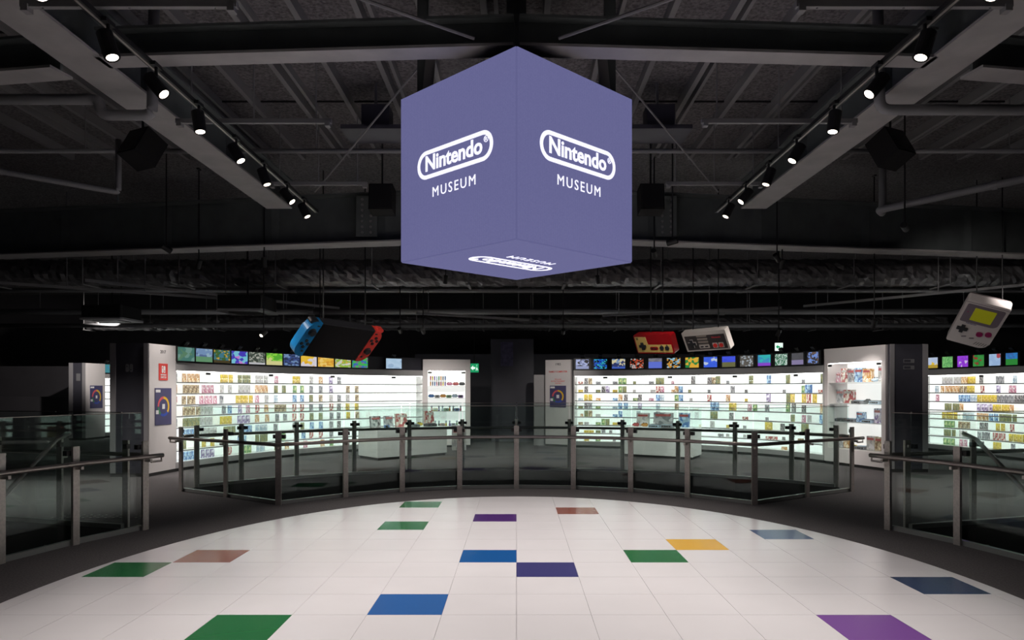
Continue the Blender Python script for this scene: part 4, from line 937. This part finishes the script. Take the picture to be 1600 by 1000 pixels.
MB().prism([(x, y + .30) for x, y in bz], T / 2, T / 2 + .008).build('screen_bezel', hd, gb)
MB().prism([(x + .01, y + .305) for x, y in rrect(.42, .39, .005)], T / 2 + .008, T / 2 + .012).build('screen', lime, gb)
disc(gb, 'power_light', -.30, .34, .014, T / 2 + .008, T / 2 + .014, mag, 8)
cross(gb, 'direction_pad', -.24, -.20, .22, .075, T / 2, T / 2 + .04, btn)
for x, y in ((.13, -.25), (.29, -.19)): disc(gb, 'round_button', x, y, .066, T / 2, T / 2 + .035, mag)
for x in (-.13, .03): MB().prism([(px, py) for px, py in [(x + a * math.cos(.4) - b2 * math.sin(.4), -.44 + a * math.sin(.4) + b2 * math.cos(.4)) for a, b2 in rrect(.1, .025, .012)]], T / 2, T / 2 + .012).build('pill_button', hd, gb)
for k in range(6):
    x = .12 + k * .05; MB().prism([(x, -.62), (x + .018, -.61), (x + .055, -.51), (x + .037, -.52)], T / 2, T / 2 + .002).build('speaker_slot', btn, gb)
text('Nintendo', .055, mat('navy_lettering', srgb(60, 60, 120), .5), gb, Matrix.Translation((-.12, -.01, T / 2 + .0)), offset=.0008)
wires(gb, [(-.25, .6, -.1), (.25, .6, -.1)])
tag(gb, 'giant hanging pale grey handheld with lime screen and magenta buttons', 'replica')

# ------------------------------------------------------------------ exit signs
green_lit = mat('exit_green', srgb(20, 140, 90), .5, emit=srgb(20, 150, 95), es=.9); exit_white = mat('exit_white', (.9, .9, .9), .5, emit=(.85, 1, .92), es=1.0)
def exit_sign(px, py, D, sz, label, base):
    o = empty('exit_sign', (gx(px, D), D, gz(py, D))); MB().box((0, .03, 0), (sz, .05, sz)).build('housing', black_plastic, o)
    MB().box((0, 0, 0), (sz, .01, sz)).build('lit_face', exit_white if base else green_lit, o); g2 = green_lit if base else exit_white
    # arrow pointing left and running figure
    MB().prism([(-.4 * sz, 0), (-.12 * sz, .28 * sz), (-.12 * sz, .1 * sz), (.12 * sz, .1 * sz), (.12 * sz, -.1 * sz), (-.12 * sz, -.1 * sz), (-.12 * sz, -.28 * sz)], 0, .004, frame((0, -.006, 0), (1, 0, 0), (0, 0, 1))).build('arrow', g2, o)
    f = MB().tube([(.28 * sz, -.007, .3 * sz), (.28 * sz, -.007, .34 * sz)], .05 * sz, 8)
    f.bar((.27 * sz, -.007, .22 * sz), (.3 * sz, -.007, -.02 * sz), .004, .09 * sz); f.bar((.3 * sz, -.007, 0), (.2 * sz, -.007, -.3 * sz), .004, .06 * sz); f.bar((.3 * sz, -.007, 0), (.42 * sz, -.007, -.28 * sz), .004, .06 * sz)
    f.build('running_figure', g2, o)
    MB().tube([(0, .03, sz / 2), (0, .03, 5.34 - gz(py, D))], .012, 6).build('hanger', black_metal, o)
    tag(o, label, 'exit sign')
exit_sign(1217, 542, 17.8, .19, 'white exit sign with green arrow above the retro monitors', True)
exit_sign(741, 575, 21.7, .26, 'green exit sign beside the accessory showcase', False)
pst = MB().box((0, 0, 0), (.36, .01, .7)).build('wall_poster', mat('poster_violet', srgb(78, 74, 104), .6, noise=.4, scale=9)); pst.location = (gx(792, 21.55), 21.59, gz(553, 21.55))
tag(pst, 'dim violet poster on the dark column behind the cube', 'poster')

ts = empty('tactile_strip', (-5.0, 8.85, 0))
MB().bbox((-.55, -.16, 0), (.55, .16, .004)).build('base_strip', carpet, ts)
for i in range(12):
    for j in range(3): MB().prism(circle(.014, 8), .004, .009, Matrix.Translation((-.5 + i * .09, -.09 + j * .09, 0))).build('stud', steel, ts)
tag(ts, 'row of small steel warning studs in the carpet at the stair head', 'tactile strip')
